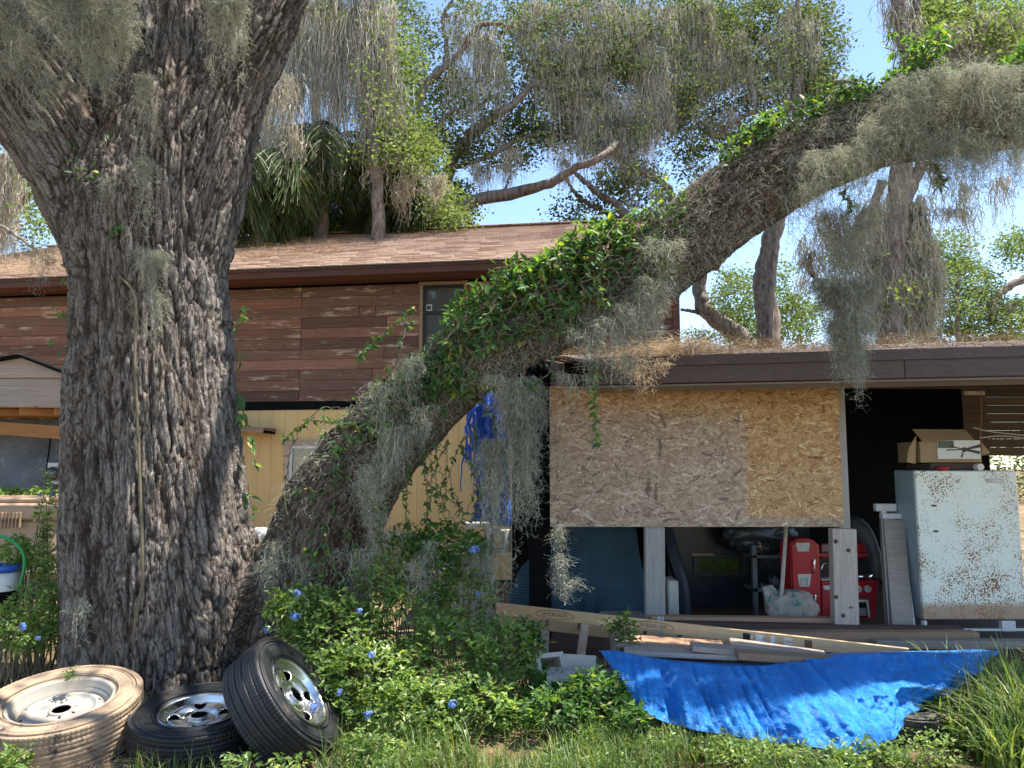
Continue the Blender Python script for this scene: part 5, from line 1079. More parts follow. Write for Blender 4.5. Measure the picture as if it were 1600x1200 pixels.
# leaves at the right edge of the trunk
rv_ = E('climbing_vine', tuple(P(372, 700, 5.7)), 'large glossy vine leaves peeking past the right edge of the big trunk', 'climbing vine')
gs = G(); W = cr([list(P(a, b, 5.75)) for a, b in ((366, 470), (372, 520), (370, 600), (382, 660), (376, 740), (384, 800), (372, 850))], 40); tubeg(W, .004, 5, gs); O('stems', gs, M['stem'], rv_)
for a, b, n, s_ in ((372, 485, 4, .09), (375, 500, 3, .10), (368, 560, 3, .08), (372, 620, 4, .12), (378, 640, 4, .11), (390, 690, 5, .09), (395, 720, 5, .08), (385, 780, 4, .09), (392, 795, 3, .09), (380, 660, 4, .07)):
    for k in range(n): leafobj(rv_, P(a + R.uniform(-6, 8), b + R.uniform(-8, 8), 5.7), unit(R.normal(0, .5, 3) + [.5, -.1, -.8]), unit(R.normal(0, .3, 3) + [.2, -.7, .5]), s_ * R.uniform(.8, 1.1))
# ------------------------------------------------------------ spanish moss, near
def beard(g, px, py, w, lpx, d, n=60, wd=.0042, dens=1., taper=.88, jit=.0135, fz=1.7):
    n = max(4, int(n * .5)); A = np.array([list(P(px + x, py + R.uniform(-6, 6), d)) for x in R.uniform(-w / 2, w / 2, n)]); A[:, 1] += R.normal(0, w / 2 * PX(d) * .35, n)
    cx = P(px, py, d).x; off = np.abs(A[:, 0] - cx) / (w / 2 * PX(d) + 1e-6); L = lpx * PX(d) * (1 - taper * off) * R.uniform(.35, 1.0, n) ** .8; L = np.maximum(L, .05)
    K = int(min(34, max(6, L.max() / .04))); D = np.zeros((n, 3)); D[:, 2] = -1; D[:, 0] = (cx - A[:, 0]) / (lpx * PX(d) + .2) * .7; D = unit(D)
    pos = strands(g, A, L, K, wd, jit, D=D)
    # curly side tendrils
    m = int(n * K * fz); ii = R.integers(0, n, m); kk = R.integers(0, K, m); st = pos[ii, kk]; DD = unit(R.normal(0, 1, (m, 3)) * [1, 1, .8] + [0, 0, -.35])
    strands(g, st, R.uniform(.02, .055, m), 4, wd * .95, .015, D=DD, grav=1.3)
def fuzz(g, A, N_, n_per=1, L=(.03, .1), wd=.0044, down=.9):
    m = len(A) * n_per; A = np.repeat(A, n_per, 0) + R.normal(0, .012, (m, 3)); D = unit(np.repeat(N_, n_per, 0) * .7 + R.normal(0, .7, (m, 3)) + [0, 0, -down]); strands(g, A, R.uniform(*L, m) * .85, 5, wd, .018, D=D, grav=1.3)
# named single beards
for (nm, m, lab, items) in (
    ('spanish_moss', 'moss', 'widest grey moss beard hanging below the middle of the diagonal limb', [(812, 600, 56, 250, 5.2, 300), (800, 590, 80, 120, 5.15, 130), (822, 630, 36, 235, 5.2, 150)]),
    ('spanish_moss', 'moss', 'long narrow moss beard reaching the bush beside the block stack', [(772, 690, 34, 300, 5.25, 150), (752, 850, 50, 125, 5.3, 140)]),
    ('spanish_moss', 'moss', 'moss tuft hanging from the lower edge of the particle board', [(873, 824, 12, 75, 5.6, 50), (876, 870, 22, 80, 5.6, 46), (884, 905, 44, 45, 5.6, 60)]),
    ('spanish_moss', 'moss', 'long pale moss beard hanging past the shed roof edge at right', [(1318, 330, 84, 230, 5.1, 260), (1322, 440, 86, 170, 5.05, 560), (1325, 500, 60, 150, 5.05, 300)]),
    ('spanish_moss', 'mossdry', 'dry tan moss tuft dangling off the shed roof edge', [(1005, 565, 84, 82, 5.7, 100)]),
    ('spanish_moss', 'moss', 'thin moss string running down the front of the big trunk', [(229, 120, 13, 220, 5.02, 60), (226, 250, 13, 190, 5.02, 60)]),
    ('spanish_moss', 'moss', 'pointed moss beard hanging on the middle of the big trunk', [(234, 395, 40, 110, 5.02, 130), (243, 460, 18, 115, 5.02, 60)]),
    ('spanish_moss', 'moss', 'moss tassels hanging from the crotch of the big trunk', [(368, 0, 26, 170, 5.02, 130), (338, 0, 30, 120, 5.02, 110), (330, 90, 10, 100, 5.15, 12), (188, -10, 26, 105, 4.95, 90), (374, 120, 8, 70, 5.15, 8)]),
    ('spanish_moss', 'moss', 'moss wisp on the upper left limb of the big trunk', [(70, 120, 34, 110, 4.95, 60), (30, 80, 50, 80, 4.95, 60), (165, 280, 22, 95, 5.1, 30), (55, 190, 14, 60, 4.95, 14), (142, 80, 10, 95, 5., 14)]),
    ('spanish_moss', 'moss', 'grey moss tassel hanging before the house roof at far left', [(72, 400, 26, 85, 6.1, 46), (50, 385, 60, 50, 6.1, 60)]),
    ('spanish_moss', 'moss', 'sunlit moss clump caught in the bush left of the block stack', [(655, 880, 34, 130, 5.2, 70), (668, 850, 20, 180, 5.15, 50)]),
    ('spanish_moss', 'moss', 'moss wisps at the foot of the big trunk on its left', [(128, 940, 30, 75, 5.1, 50)])):
    g = G()
    for (a, b, w, l, d, n) in items: beard(g, a, b, w, l, d, n)
    O(nm, g, M[m], None, label=lab, category='spanish moss')
# moss coat over the limb and in its crotch: nobody could count it
g = G(); A = []; N_ = []
for k in range(9500):
    px = R.uniform(430, 1620); 
    dens = np.interp(px, [430, 520, 700, 900, 1040, 1100, 1180, 1260, 1400, 1620], [.45, .5, .75, .75, .95, .5, .25, .8, 1., 1.])
    if R.random() > dens: continue
    ang = R.uniform(-1.1, 1.2) if px < 1380 else R.uniform(-1.2, 1.7); p, n = limbpt(px, ang, .01); A.append(p); N_.append(n)
fuzz(g, np.array(A), np.array(N_), 2, (.03, .12))
for k in range(75):   # short beards all along the underside
    px = R.choice([R.uniform(560, 660), R.uniform(900, 1040), R.uniform(1200, 1620), R.uniform(1240, 1600)]); p, n = limbpt(px, R.uniform(-1.2, -.3), .02)
    i = int(np.argmin(abs(limb_px[:, 0] - px))); beard(g, px, limb_px[i, 1] + limb_px[i, 2] * R.uniform(-.2, .8), R.uniform(20, 55), R.uniform(50, 130), p[1] - .02, int(R.uniform(14, 34)))
for px, py, w, l, n in ((1440, 120, 70, 170, 150), (1500, 110, 90, 150, 160), (1545, 110, 70, 200, 150), (1590, 150, 40, 190, 90), (1420, 160, 60, 180, 110), (1470, 210, 90, 120, 120), (1540, 220, 60, 90, 60), (1380, 190, 70, 150, 120), (1290, 240, 60, 160, 100), (1490, 235, 50, 150, 70), (1530, 225, 40, 180, 70), (1575, 230, 50, 130, 90), (1455, 240, 40, 120, 60), (1340, 230, 70, 170, 110), (1270, 290, 40, 90, 50), (1400, 280, 50, 80, 60)):
    beard(g, px, py, w, l, 4.72, n)
for px, py, w, l, d, n in ((585, 730, 40, 130, 5.22, 90), (470, 870, 40, 110, 5.4, 60), (435, 850, 40, 130, 5.45, 60), (620, 670, 50, 140, 5.2, 90), (560, 860, 70, 110, 5.3, 110), (610, 830, 50, 120, 5.3, 90), (590, 800, 30, 100, 5.25, 60), (420, 880, 30, 120, 5.4, 60), (665, 640, 40, 70, 5.1, 50), (1020, 440, 50, 120, 4.85, 110), (1000, 480, 60, 110, 4.85, 110), (960, 500, 60, 110, 4.87, 100), (920, 520, 60, 90, 4.9, 80), (640, 560, 40, 120, 5.15, 60), (600, 600, 50, 110, 5.2, 70), (900, 585, 60, 60, 4.95, 60), (970, 560, 50, 70, 4.95, 60), (1030, 380, 60, 110, 4.85, 80)):
    beard(g, px, py, w, l, d, n)
O('spanish_moss', g, M['moss'], None, label='tangled grey moss coat covering the long diagonal limb', category='spanish moss', kind='stuff')
g = G(); A = []; N_ = []
for k in range(8500):
    px, py = R.uniform(-40, 215), R.uniform(-30, 175)
    if vn(np.array([[px * .03, py * .03, 0]]), 5)[0] + .08 < (py - 50) / 110: continue
    A.append(list(P(px, py, 5.02 + .1 * math.sin(px * .05)))); N_.append([0, -.8, 0])
fuzz(g, np.array(A), np.array(N_), 1, (.05, .16))
for k in range(30): beard(g, R.uniform(-10, 205), R.uniform(-20, 130), R.uniform(10, 34), R.uniform(40, 110), 4.97, int(R.uniform(16, 50)))
O('spanish_moss', g, M['moss'], None, label='dense moss mass filling the upper left of the big trunk', category='spanish moss', kind='stuff')
# ------------------------------------------------------------ trees beyond the house
def bgtree(name, lab, base, branches, leaves, moss, m='oakleaf', group=None, lsize=.085):
    t = E(name, (base[0], base[1], 0), lab, 'tree', group)
    for i, (pts, r0, r1) in enumerate(branches):
        W = cr([list(P(*q)) for q in pts], 44); W[1:-1] += R.normal(0, .012, (42, 3)); O('trunk' if i == 0 else 'branch', tubeg(W, np.linspace(r0, r1, 44), 9, lump=.28), M['barkfar'], t, smooth=True)
    g = G(); tw_ = G()
    for (px, py, rx, ry, d, n) in leaves:
        k = int(n * 1.75); a = R.uniform(0, 2 * math.pi, k); q = np.sqrt(R.uniform(0, 1, k)); cx, cy = px + rx * q * np.cos(a), py + ry * q * np.sin(a)
        C = np.array([list(P(x_, y_, d + R.normal(1., .7))) for x_, y_ in zip(cx, cy)]); 
        for x_, y_, z_ in C[::4]: strands(tw_, [[x_, y_, z_]], .5, 5, .02, .05, D=unit(R.normal(0, 1, (1, 3))))
        leafcloud(g, C, 36, .17, lsize, .6, .62)
    O('crown', g, M[m], t); O('twigs', tw_, M['barkfar'], t, kind='stuff')
    if moss:
        g = G()
        for (px, py, rx, ry, d, n, l) in moss:
            for k in range(int(n * .68)):
                x_, y_ = px + R.uniform(-rx, rx), py + R.uniform(-ry, ry); s_ = R.uniform(.4, 1.2); A = np.array([list(P(x_ + q, y_, d)) for q in R.normal(0, 6.5, 30)]) + R.normal(0, .05, (30, 3))
                pos = strands(g, A, l * s_ * R.uniform(.25, 1., 30), 8, .02, .035, taper=.7)
                ii = R.integers(0, 30, 44); kk = R.integers(0, 8, 44); strands(g, pos[ii, kk], R.uniform(.04, .12, 44), 3, .012, .012, D=unit(R.normal(0, 1, (44, 3)) + [0, 0, -.7]))
        O('hanging_moss', g, M['mossfar'], t, kind='stuff')
    return t
D1 = 16.5
bgtree('oak_tree', 'crooked oak arching behind the house roof with sky showing through', P(660, 500, D1), [
    ([(560, 560, D1), (640, 400, D1), (700, 345, D1), (740, 315, D1), (800, 302, D1), (855, 288, D1 - .3), (890, 268, D1 - .5), (945, 240, D1 - .8), (975, 205, D1 + .6), (1000, 165, D1 + 1.6), (1040, 130, D1 + 2.4)], .20, .02),
    ([(640, 420, D1 + 1), (702, 265, D1 + 1), (720, 232, D1 + .8), (745, 200, D1 + .5), (780, 178, D1), (810, 155, D1), (832, 134, D1), (870, 122, D1)], .17, .06),
    ([(652, 180, D1), (663, 135, D1), (690, 108, D1), (718, 84, D1), (739, 50, D1), (762, 36, D1), (800, 42, D1)], .10, .04),
    ([(695, 98, D1), (698, 70, D1), (692, 40, D1), (696, 17, D1), (715, -10, D1)], .06, .035), ([(668, 235, D1), (692, 185, D1), (720, 168, D1)], .07, .03),
    ([(705, 262, D1 + 1), (760, 245, D1), (810, 219, D1), (850, 207, D1), (900, 216, D1)], .07, .03), ([(780, 308, D1), (792, 290, D1), (800, 262, D1)], .03, .015),
    ([(985, 351, D1), (965, 320, D1), (935, 303, D1), (910, 280, D1), (895, 268, D1), (880, 250, D1)], .09, .04), ([(980, 348, D1 + .5), (930, 324, D1 + .5), (900, 303, D1 + .5), (884, 277, D1 + .5)], .07, .03),
    ([(1060, 340, D1), (1043, 294, D1), (1010, 270, D1), (978, 252, D1), (952, 230, D1), (933, 202, D1)], .09, .04), ([(980, 240, D1), (1010, 225, D1), (1040, 190, D1)], .035, .02), ([(860, 350, D1), (885, 356, D1), (915, 357, D1)], .04, .015),
    ([(962, 95, D1), (990, 85, D1), (1010, 62, D1), (1050, 50, D1)], .07, .03)],
    [(760, 90, 90, 100, D1, 75), (900, 60, 120, 75, D1, 170), (860, 160, 90, 55, D1, 80), (960, 150, 110, 90, D1, 150), (1020, 60, 80, 80, D1, 90), (780, 225, 80, 40, D1, 60), (910, 205, 90, 30, D1, 45), (715, 320, 26, 38, D1, 26), (900, 330, 40, 26, D1, 14), (985, 300, 60, 50, D1, 40), (980, 270, 40, 26, D1, 22), (690, 180, 40, 60, D1, 40), (1060, 200, 30, 60, D1, 20), (625, 190, 60, 90, D1 - 1, 60), (620, 60, 50, 70, D1, 50)],
    [(900, 100, 70, 40, D1, 44, 1.8), (975, 170, 70, 30, D1, 50, 1.8), (1025, 130, 30, 60, D1, 28, 1.7), (880, 235, 50, 20, D1, 10, .9), (770, 255, 30, 15, D1, 10, 1.), (797, 240, 10, 10, D1, 3, 1.1), (740, 60, 40, 60, D1, 28, 1.6), (760, 110, 25, 60, D1, 10, 1.6), (930, 260, 60, 30, D1, 10, .8), (880, 30, 80, 40, D1, 34, 1.3), (990, 30, 60, 40, D1, 22, 1.4), (1000, 310, 50, 20, D1, 8, .5)])
D2 = 14.
bgtree('oak_tree', 'slim dark tree hung with heavy moss curtains right of the big trunk', P(590, 400, D2), [
    ([(592, 480, D2), (588, 280, D2), (577, 168, D2), (577, 84, D2), (572, 0, D2), (570, -120, D2)], .13, .09), ([(497, 480, D2 + 1), (495, 160, D2 + 1), (500, 0, D2 + 1), (505, -100, D2 + 1)], .10, .07), ([(575, 60, D2), (530, 10, D2), (480, -30, D2)], .06, .03), ([(660, 330, D2 + 4), (620, 380, D2 + 3), (600, 420, D2 + 3)], .1, .1)],
    [(600, 110, 50, 110, D2, 45), (620, 215, 45, 40, D2, 55), (600, 240, 50, 36, D2, 36), (660, 260, 40, 36, D2, 36), (500, 30, 60, 50, D2, 20), (700, 330, 28, 34, D2, 22)],
    [(560, 20, 60, 60, D2, 60, 2.0), (500, 60, 55, 80, D2, 56, 1.9), (450, 20, 45, 60, D2, 34, 1.9), (440, 140, 26, 30, D2 - .5, 14, 1.5), (540, 120, 50, 60, D2, 26, 1.9), (600, 130, 30, 60, D2, 16, 1.6), (620, 255, 40, 16, D2, 8, .7), (665, 285, 40, 16, D2, 12, .7), (455, 215, 20, 10, D2 - .5, 8, 1.), (415, 160, 10, 30, D2, 6, 1.2)], 'oakleaf2')
D3 = 17.
bgtree('oak_tree', 'tall leafy oak standing behind the upper part of the limb', P(1230, 500, D3), [
    ([(1206, 572, D3), (1202, 460, D3), (1222, 300, D3), (1244, 180, D3), (1250, 90, D3), (1248, 20, D3), (1240, -120, D3)], .12, .06), ([(1110, 215, D3), (1170, 178, D3), (1225, 176, D3), (1236, 160, D3), (1246, 120, D3)], .06, .05), ([(1246, 110, D3), (1215, 85, D3), (1195, 55, D3)], .05, .03), ([(1250, 90, D3), (1270, 60, D3), (1280, 20, D3)], .04, .02), ([(1300, 128, D3), (1330, 128, D3), (1360, 140, D3)], .04, .03)],
    [(1110, 60, 70, 80, D3, 120), (1200, 50, 80, 60, D3, 110), (1270, 60, 44, 80, D3, 70), (1130, 160, 80, 50, D3, 80), (1250, 130, 60, 40, D3, 60), (1290, 145, 40, 26, D3, 30), (1085, 260, 22, 30, D3, 12), (1130, 215, 50, 22, D3, 24)],
    [(1080, 30, 30, 40, D3, 36, 2.2), (1135, 80, 40, 40, D3, 30, 1.6), (1230, 40, 40, 40, D3, 22, 1.5), (1090, 170, 50, 20, D3, 16, 1.), (1170, 100, 50, 40, D3, 14, 1.1), (1245, 150, 14, 20, D3, 6, .7)])
D4 = 12.5
bgtree('oak_tree', 'mossy oak trunk rising at the top right behind the limb end', P(1420, 500, D4), [
    ([(1395, 560, D4), (1392, 440, D4), (1405, 300, D4), (1412, 180, D4), (1420, 90, D4), (1412, 50, D4), (1400, -20, D4), (1390, -100, D4)], .22, .10), ([(1398, 345, D4), (1450, 235, D4 + .5), (1495, 150, D4 + 1), (1508, 80, D4 + 1), (1515, -80, D4 + 1)], .12, .1), ([(1413, 60, D4), (1428, 25, D4), (1440, -40, D4)], .09, .06), ([(1415, 84, D4), (1470, 80, D4), (1500, 76, D4)], .035, .03), ([(1380, 283, D4), (1362, 324, D4), (1345, 352, D4), (1335, 400, D4)], .08, .05), ([(1270, 395, D4), (1265, 420, D4), (1285, 445, D4)], .05, .04)],
    [(1520, 30, 80, 50, D4, 90), (1570, 70, 50, 40, D4, 50), (1455, 30, 30, 36, D4, 20), (1450, 75, 30, 26, D4, 16), (1400, 430, 50, 70, D4, 20)],
    [(1410, 20, 24, 30, D4, 16, 1.1), (1490, 60, 30, 30, D4, 16, 1.), (1510, 90, 30, 20, D4, 10, .8), (1390, 350, 60, 50, D4, 50, 1.3), (1400, 440, 48, 45, D4, 110, .95), (1405, 400, 40, 30, D4, 50, 1.2), (1330, 400, 50, 60, D4, 26, 1.1), (1545, 40, 50, 30, D4, 14, .9), (1440, 410, 24, 30, D4, 20, 1.1), (1270, 400, 20, 30, D4, 10, .7), (1480, 300, 90, 30, D4, 16, .8)], 'oakleaf2')
D5 = 20.
bgtree('oak_tree', 'bent bare oak stem right of the house corner', P(1130, 560, D5), [([(1185, 560, D5), (1150, 520, D5), (1120, 500, D5), (1098, 478, D5), (1093, 450, D5), (1098, 420, D5), (1110, 380, D5)], .26, .16), ([(1100, 490, D5), (1080, 486, D5), (1064, 484, D5)], .06, .03)],
    [(1150, 470, 40, 50, D5, 60), (1165, 520, 36, 22, D5, 40), (1245, 500, 40, 40, D5, 40), (1090, 400, 20, 30, D5, 8), (1090, 530, 20, 12, D5, 10)], [], 'oakleaf2')
bgtree('oak_tree', 'straight grey stem standing beyond the shed roof', P(1203, 560, D5 - 2), [([(1206, 570, D5 - 2), (1200, 500, D5 - 2), (1193, 450, D5 - 2), (1200, 400, D5 - 2), (1214, 340, D5 - 2), (1225, 280, D5 - 2)], .30, .18)],
    [(1240, 480, 26, 40, D5, 20), (1225, 440, 16, 30, D5, 8)], [(1250, 420, 12, 30, D5, 4, .8)], 'oakleaf2')
bgtree('oak_tree', 'light green tree filling the gap above the shed roof at far right', P(1560, 560, D5), [([(1552, 500, D5), (1550, 480, D5), (1560, 460, D5), (1590, 440, D5), (1640, 420, D5)], .12, .1), ([(1500, 560, D5), (1495, 480, D5), (1500, 420, D5)], .08, .04)],
    [(1500, 460, 60, 60, D5, 130), (1480, 400, 40, 40, D5, 40), (1580, 500, 50, 36, D5, 70), (1590, 390, 30, 34, D5, 30), (1460, 520, 60, 20, D5, 30), (1560, 540, 60, 14, D5, 36)], [(1590, 480, 20, 10, D5, 3, .6)], 'oakleaf2')
bgtree('oak_tree', 'sunlit tree seen at the far left behind the big trunk', P(30, 500, 15), [([(-30, 520, 15), (-10, 380, 15), (20, 330, 15), (50, 300, 15)], .15, .06), ([(0, 352, 12), (30, 372, 12), (60, 392, 12)], .03, .015)],
    [(20, 260, 40, 50, 15, 22), (60, 320, 26, 70, 14, 20), (0, 330, 40, 50, 15, 12)], [(10, 290, 24, 50, 14, 20, 1.5), (20, 240, 24, 20, 14, 10, 1.2)], 'oakleaf2')
# bare distant ground hedge closing the horizon
g = G(); C = []
for k in range(2200): x_ = R.uniform(-34, 44); C.append([x_, 34 + R.uniform(-2, 2), R.uniform(0, 3.6 + vn(np.array([[x_ * .3, 0, 0]]), 2)[0] * 1.2)])
leafcloud(g, C, 14, .5, .22); O('woodland', g, M['oakleaf'], None, kind='stuff', label='dark far woodland band behind the yard', category='woodland')
# ------------------------------------------------------------ palms
def palm(lab, px, pyb, pyt, d, n, fl, m='palm', r=.13, droop=1., pit=(.1, 1.2), ll=.5, lw=.03):
    b = P(px, pyt, d); t = E('palm_tree', (b.x, b.y, 0), lab, 'palm tree'); O('trunk', tubeg(cr([(b.x, b.y, 0), (b.x + .05, b.y, b.z * .5), (b.x, b.y, b.z)], 30), r, 12, lump=.1), M['barkfar'], t, smooth=True)
    for k in range(n):
        g = G(); az = 2.4 * k + R.uniform(-.3, .3); el = R.uniform(*pit); L = fl * R.uniform(.8, 1.1); pts = []; p = np.array(list(b)); e = el
        for j in range(22): pts.append(p.copy()); e -= droop * (.035 + .006 * j); p = p + L / 21 * np.array([math.cos(az) * math.cos(e), math.sin(az) * math.cos(e), math.sin(e)])
        pts = np.array(pts); tubeg(pts, np.linspace(.022, .004, 22), 5, g); tt, _, _ = frames(pts); sd = np.array([-math.sin(az), math.cos(az), 0])
        q = cr(pts[3:], 64); A = np.concatenate([q, q]); D = unit(np.concatenate([sd + R.normal(0, .22, (64, 3)) + [0, 0, -.2], -sd + R.normal(0, .22, (64, 3)) + [0, 0, -.2]]) + .55 * np.tile(tt[10], (128, 1)))
        strands(g, A, ll * R.uniform(.7, 1.1, 128) * np.tile(np.sin(np.linspace(.5, 2.9, 64)), 2) + .05, 5, lw, .006, D=D, grav=2.6)
        O('frond', g, M[m], t)
    return t
palm('dark tall palm with drooping fronds just right of the trunk', 405, 400, 268, 14.0, 30, 1.6, pit=(-.6, 1.2), droop=1.6, ll=.55)
palm('slender palm with feathery fronds between the two thin trunks', 505, 400, 225, 15.0, 18, 1.9, pit=(-.2, 1.), droop=1.5, ll=.55)
palm('low pale palm with arching strap leaves at the house ridge', 490, 400, 338, 16.2, 26, 1.3, 'grass', pit=(.1, 1.35), droop=2.2, ll=.35, lw=.03)
palm('palm with hanging fronds left of the arching oak branch', 610, 400, 300, 15.5, 26, 1.6, pit=(-.3, 1.2), droop=2.2, ll=.55)
palm('half hidden palm behind the slim moss hung trees', 560, 400, 310, 17, 18, 1.6, pit=(0, 1.2), droop=2, ll=.5)
# ------------------------------------------------------------ shrubs, weeds and grass
def shrub(name, lab, blobs, m='bush', lsize=.042, flowers=(), base=None, cat='bush', stems=12, lf=7):
    b = base or blobs[0]; t = E(name, (X(b[0], b[2], 1000), b[2], 0), lab, cat); g = G(); gs = G()
    for (px, py, d, rx, ry, rz, n) in blobs:
        n = int(n * (.6 if n > 200 else .9)); c = np.array(list(P(px, py, d))); D = unit(R.normal(0, 1, (n, 3))); rr_ = R.uniform(.25, 1., n)[:, None] ** .45; lum = 1 + .3 * fbm(D * 2 + c, 3, 9)[:, None]; C = c + D * rr_ * lum * [rx, ry, rz]; C[:, 2] = np.maximum(C[:, 2], .03)
        N = np.repeat(C, lf, 0); az = R.uniform(0, 6.28, len(N)); DD = unit(np.stack([np.cos(az), np.sin(az), R.normal(.15, .45, len(N))], 1) + np.repeat(D, lf, 0) * .35); leavesg(g, N + R.normal(0, .018, N.shape), R.uniform(.7, 1.35, len(N)) * lsize, D=DD, asp=.48, up=1.2)
        for k in range(stems):
            e = C[R.integers(0, n)]; s0 = np.array([c[0] + R.normal(0, rx * .3), c[1] + R.normal(0, .1), .0]); tubeg(cr([s0, (s0 + e) / 2 + R.normal(0, .05, 3), e], 10), np.linspace(.007, .002, 10), 5, gs)
    O('foliage', g, M[m], t)
    if gs.v: O('stems', gs, M['stem'], t, kind='stuff')
    for (px, py, d, s_) in flowers:
        g = G(); c = np.array(list(P(px, py, d))); D = unit(R.normal(0, 1, (17, 3)) + [0, -.4, .5]); C = c + D * s_ * R.uniform(.35, 1.15, (17, 1))
        for k in range(5):
            sd = unit(np.cross(D, [0.3, .9, .1])); up_ = np.cross(D, sd); a = k * 1.2566 + D[:, :1] * 5; leavesg(g, C, s_ * .46, D=unit(np.cos(a) * sd + np.sin(a) * up_), nrm=D * 3, asp=.75, up=0)
        O('flower', g, M['flower'], t)
    return t
shrub('flowering_bush', 'big green bush with small blue flowers between the tyres and the tarp', [
    (520, 990, 5.1, .38, .28, .30, 520), (470, 950, 5.2, .22, .2, .16, 200), (560, 1060, 4.8, .34, .26, .26, 480), (630, 990, 5.15, .34, .26, .36, 480), (700, 1030, 5.0, .36, .26, .28, 460), (780, 1020, 5.1, .30, .24, .22, 300), (640, 1110, 4.6, .36, .24, .2, 380), (720, 930, 5.3, .26, .2, .22, 260), (600, 900, 5.3, .2, .15, .16, 140), (730, 1100, 4.7, .3, .2, .18, 220), (500, 1100, 4.75, .16, .14, .14, 120)],
    flowers=((466, 928, 4.95, .028), (461, 965, 4.95, .034), (419, 985, 5.1, .03), (490, 1105, 4.3, .036), (530, 1082, 4.55, .02), (575, 1118, 4.35, .026), (707, 1102, 4.4, .028), (741, 860, 5.1, .034), (562, 955, 4.85, .022), (748, 928, 5.1, .018), (580, 1023, 4.55, .02)))
shrub('hanging_shoots', 'leafy shoots reaching out over the concrete block stack', [(700, 850, 5.25, .3, .15, .12, 150), (640, 850, 5.3, .16, .12, .12, 70), (690, 905, 5.2, .12, .1, .2, 70)], 'vine', .045, stems=6, cat='shoots')
shrub('flowering_bush', 'blue flowered bush in front of the tan bin at left', [(60, 960, 5.4, .26, .22, .22, 300), (100, 900, 5.6, .16, .15, .2, 120), (20, 985, 5.2, .25, .2, .16, 220), (120, 985, 5.35, .14, .14, .12, 110), (60, 875, 5.7, .16, .12, .12, 90), (70, 800, 6., .05, .05, .3, 50), (25, 860, 5.7, .14, .1, .1, 70)], 'bush', .04,
      flowers=((36, 980, 4.95, .03), (60, 998, 4.95, .018), (82, 772, 6., .025), (62, 774, 6., .02)))
shrub('hedge_tops', 'green tops of plants before the stucco shed wall', [(30, 775, 8.6, .5, .2, .08, 160), (-30, 775, 8.6, .4, .2, .08, 120)], 'bush', .05, cat='plants')
shrub('weed_plant', 'leafy weeds in front of the concrete blocks', [(930, 1080, 4.75, .2, .15, .12, 130), (862, 1080, 4.95, .14, .1, .12, 110), (870, 1105, 4.6, .2, .15, .1, 110), (980, 1130, 4.5, .15, .1, .1, 60), (830, 1010, 5.2, .1, .1, .18, 60)], 'vine', .045, cat='weeds')
shrub('weed_plant', 'clover like weeds below the hem of the blue tarp', [(1180, 1180, 4.1, .25, .12, .07, 90), (1350, 1180, 4.05, .22, .10, .06, 90), (1270, 1192, 4.0, .3, .1, .05, 80), (1440, 1180, 4.2, .2, .12, .10, 90)], 'bush', .03, cat='weeds')
shrub('weed_plant', 'small vine climbing over the ladder near the left post', [(980, 985, 5.35, .06, .06, .12, 24), (960, 975, 5.4, .06, .05, .05, 12)], 'vine', .045, cat='weeds', stems=4)
shrub('weed_plant', 'low leafy weeds right of the clay pot', [(1470, 1110, 4.7, .14, .14, .14, 110), (1520, 1165, 4.4, .25, .15, .1, 110)], 'bush', .035, cat='weeds')
shrub('weed_seedling', 'little seedling growing inside the dusty tyre wheel', [(112, 1052, 4.55, .018, .018, .035, 9)], 'bush', .025, cat='seedling', stems=0)
shrub('weed_plant', 'bright seedlings in front of the tipped up tyre', [(375, 1192, 3.95, .10, .06, .03, 16), (450, 1196, 3.9, .14, .06, .03, 16), (20, 1185, 3.95, .06, .06, .04, 20), (580, 1165, 4.2, .16, .1, .06, 50)], 'bush', .04, cat='weeds')
# grass
def blades(g, A, L, w, lean=.35, K=6):
    n = len(A); az = R.uniform(0, 6.28, n); ln_ = R.uniform(.1, 1, n) * lean; t = np.linspace(0, 1, K); h = np.stack([np.cos(az), np.sin(az), np.zeros(n)], 1)
    pos = A[:, None] + (L[:, None] * t)[..., None] * np.array([0, 0, 1.]) + (L[:, None] * ln_[:, None] * t ** 2.2 * 1.3)[..., None] * h[:, None]; pos[..., 2] -= L[:, None] * ln_[:, None] * .55 * t ** 3
    sd = np.stack([-np.sin(az), np.cos(az), np.zeros(n)], 1); ww = (w * R.uniform(.6, 1.3, n))[:, None] * (1 - t ** 1.8 * .93)
    V = np.stack([pos - sd[:, None] * ww[..., None] / 2, pos + sd[:, None] * ww[..., None] / 2], 2).reshape(-1, 3); i = (np.arange(n) * K * 2)[:, None]; j = (np.arange(K - 1) * 2)[None]
    g.add(V, np.stack([i + j, i + j + 1, i + j + 3, i + j + 2], -1).reshape(-1, 4), r=np.repeat(R.random(n), K * 2))
def ga(n, x0, x1, y0, y1, thr=-9, sc_=2.):
    x = R.uniform(x0, x1, n); y = R.uniform(y0, y1, n); k = vn(np.stack([x * sc_, y * sc_, x * 0], 1), 77) > thr; x, y = x[k], y[k]; return np.stack([x, y, gz(x, y)], 1)
g = G(); A = ga(16000, -3.5, 4.5, 2.6, 6.2, -.12); A = A[(A[:, 0] > -.75) | (R.random(len(A)) < .18)]; blades(g, A, R.uniform(.04, .14, len(A)), .006)
A = ga(5200, -.6, 1.6, 3.7, 5.0, -.2); blades(g, A, R.uniform(.08, .22, len(A)), .007, .6)
A = ga(5200, -1., 1.5, 3.55, 4.6, -.45); blades(g, A, R.uniform(.07, .24, len(A)), .0075, .7)
A = ga(1800, 1., 3.2, 3.8, 4.35, -.3); blades(g, A, R.uniform(.06, .16, len(A)), .006, .5)
A = ga(9000, -9, 9, 6, 16, -.1); blades(g, A, R.uniform(.06, .2, len(A)), .012)
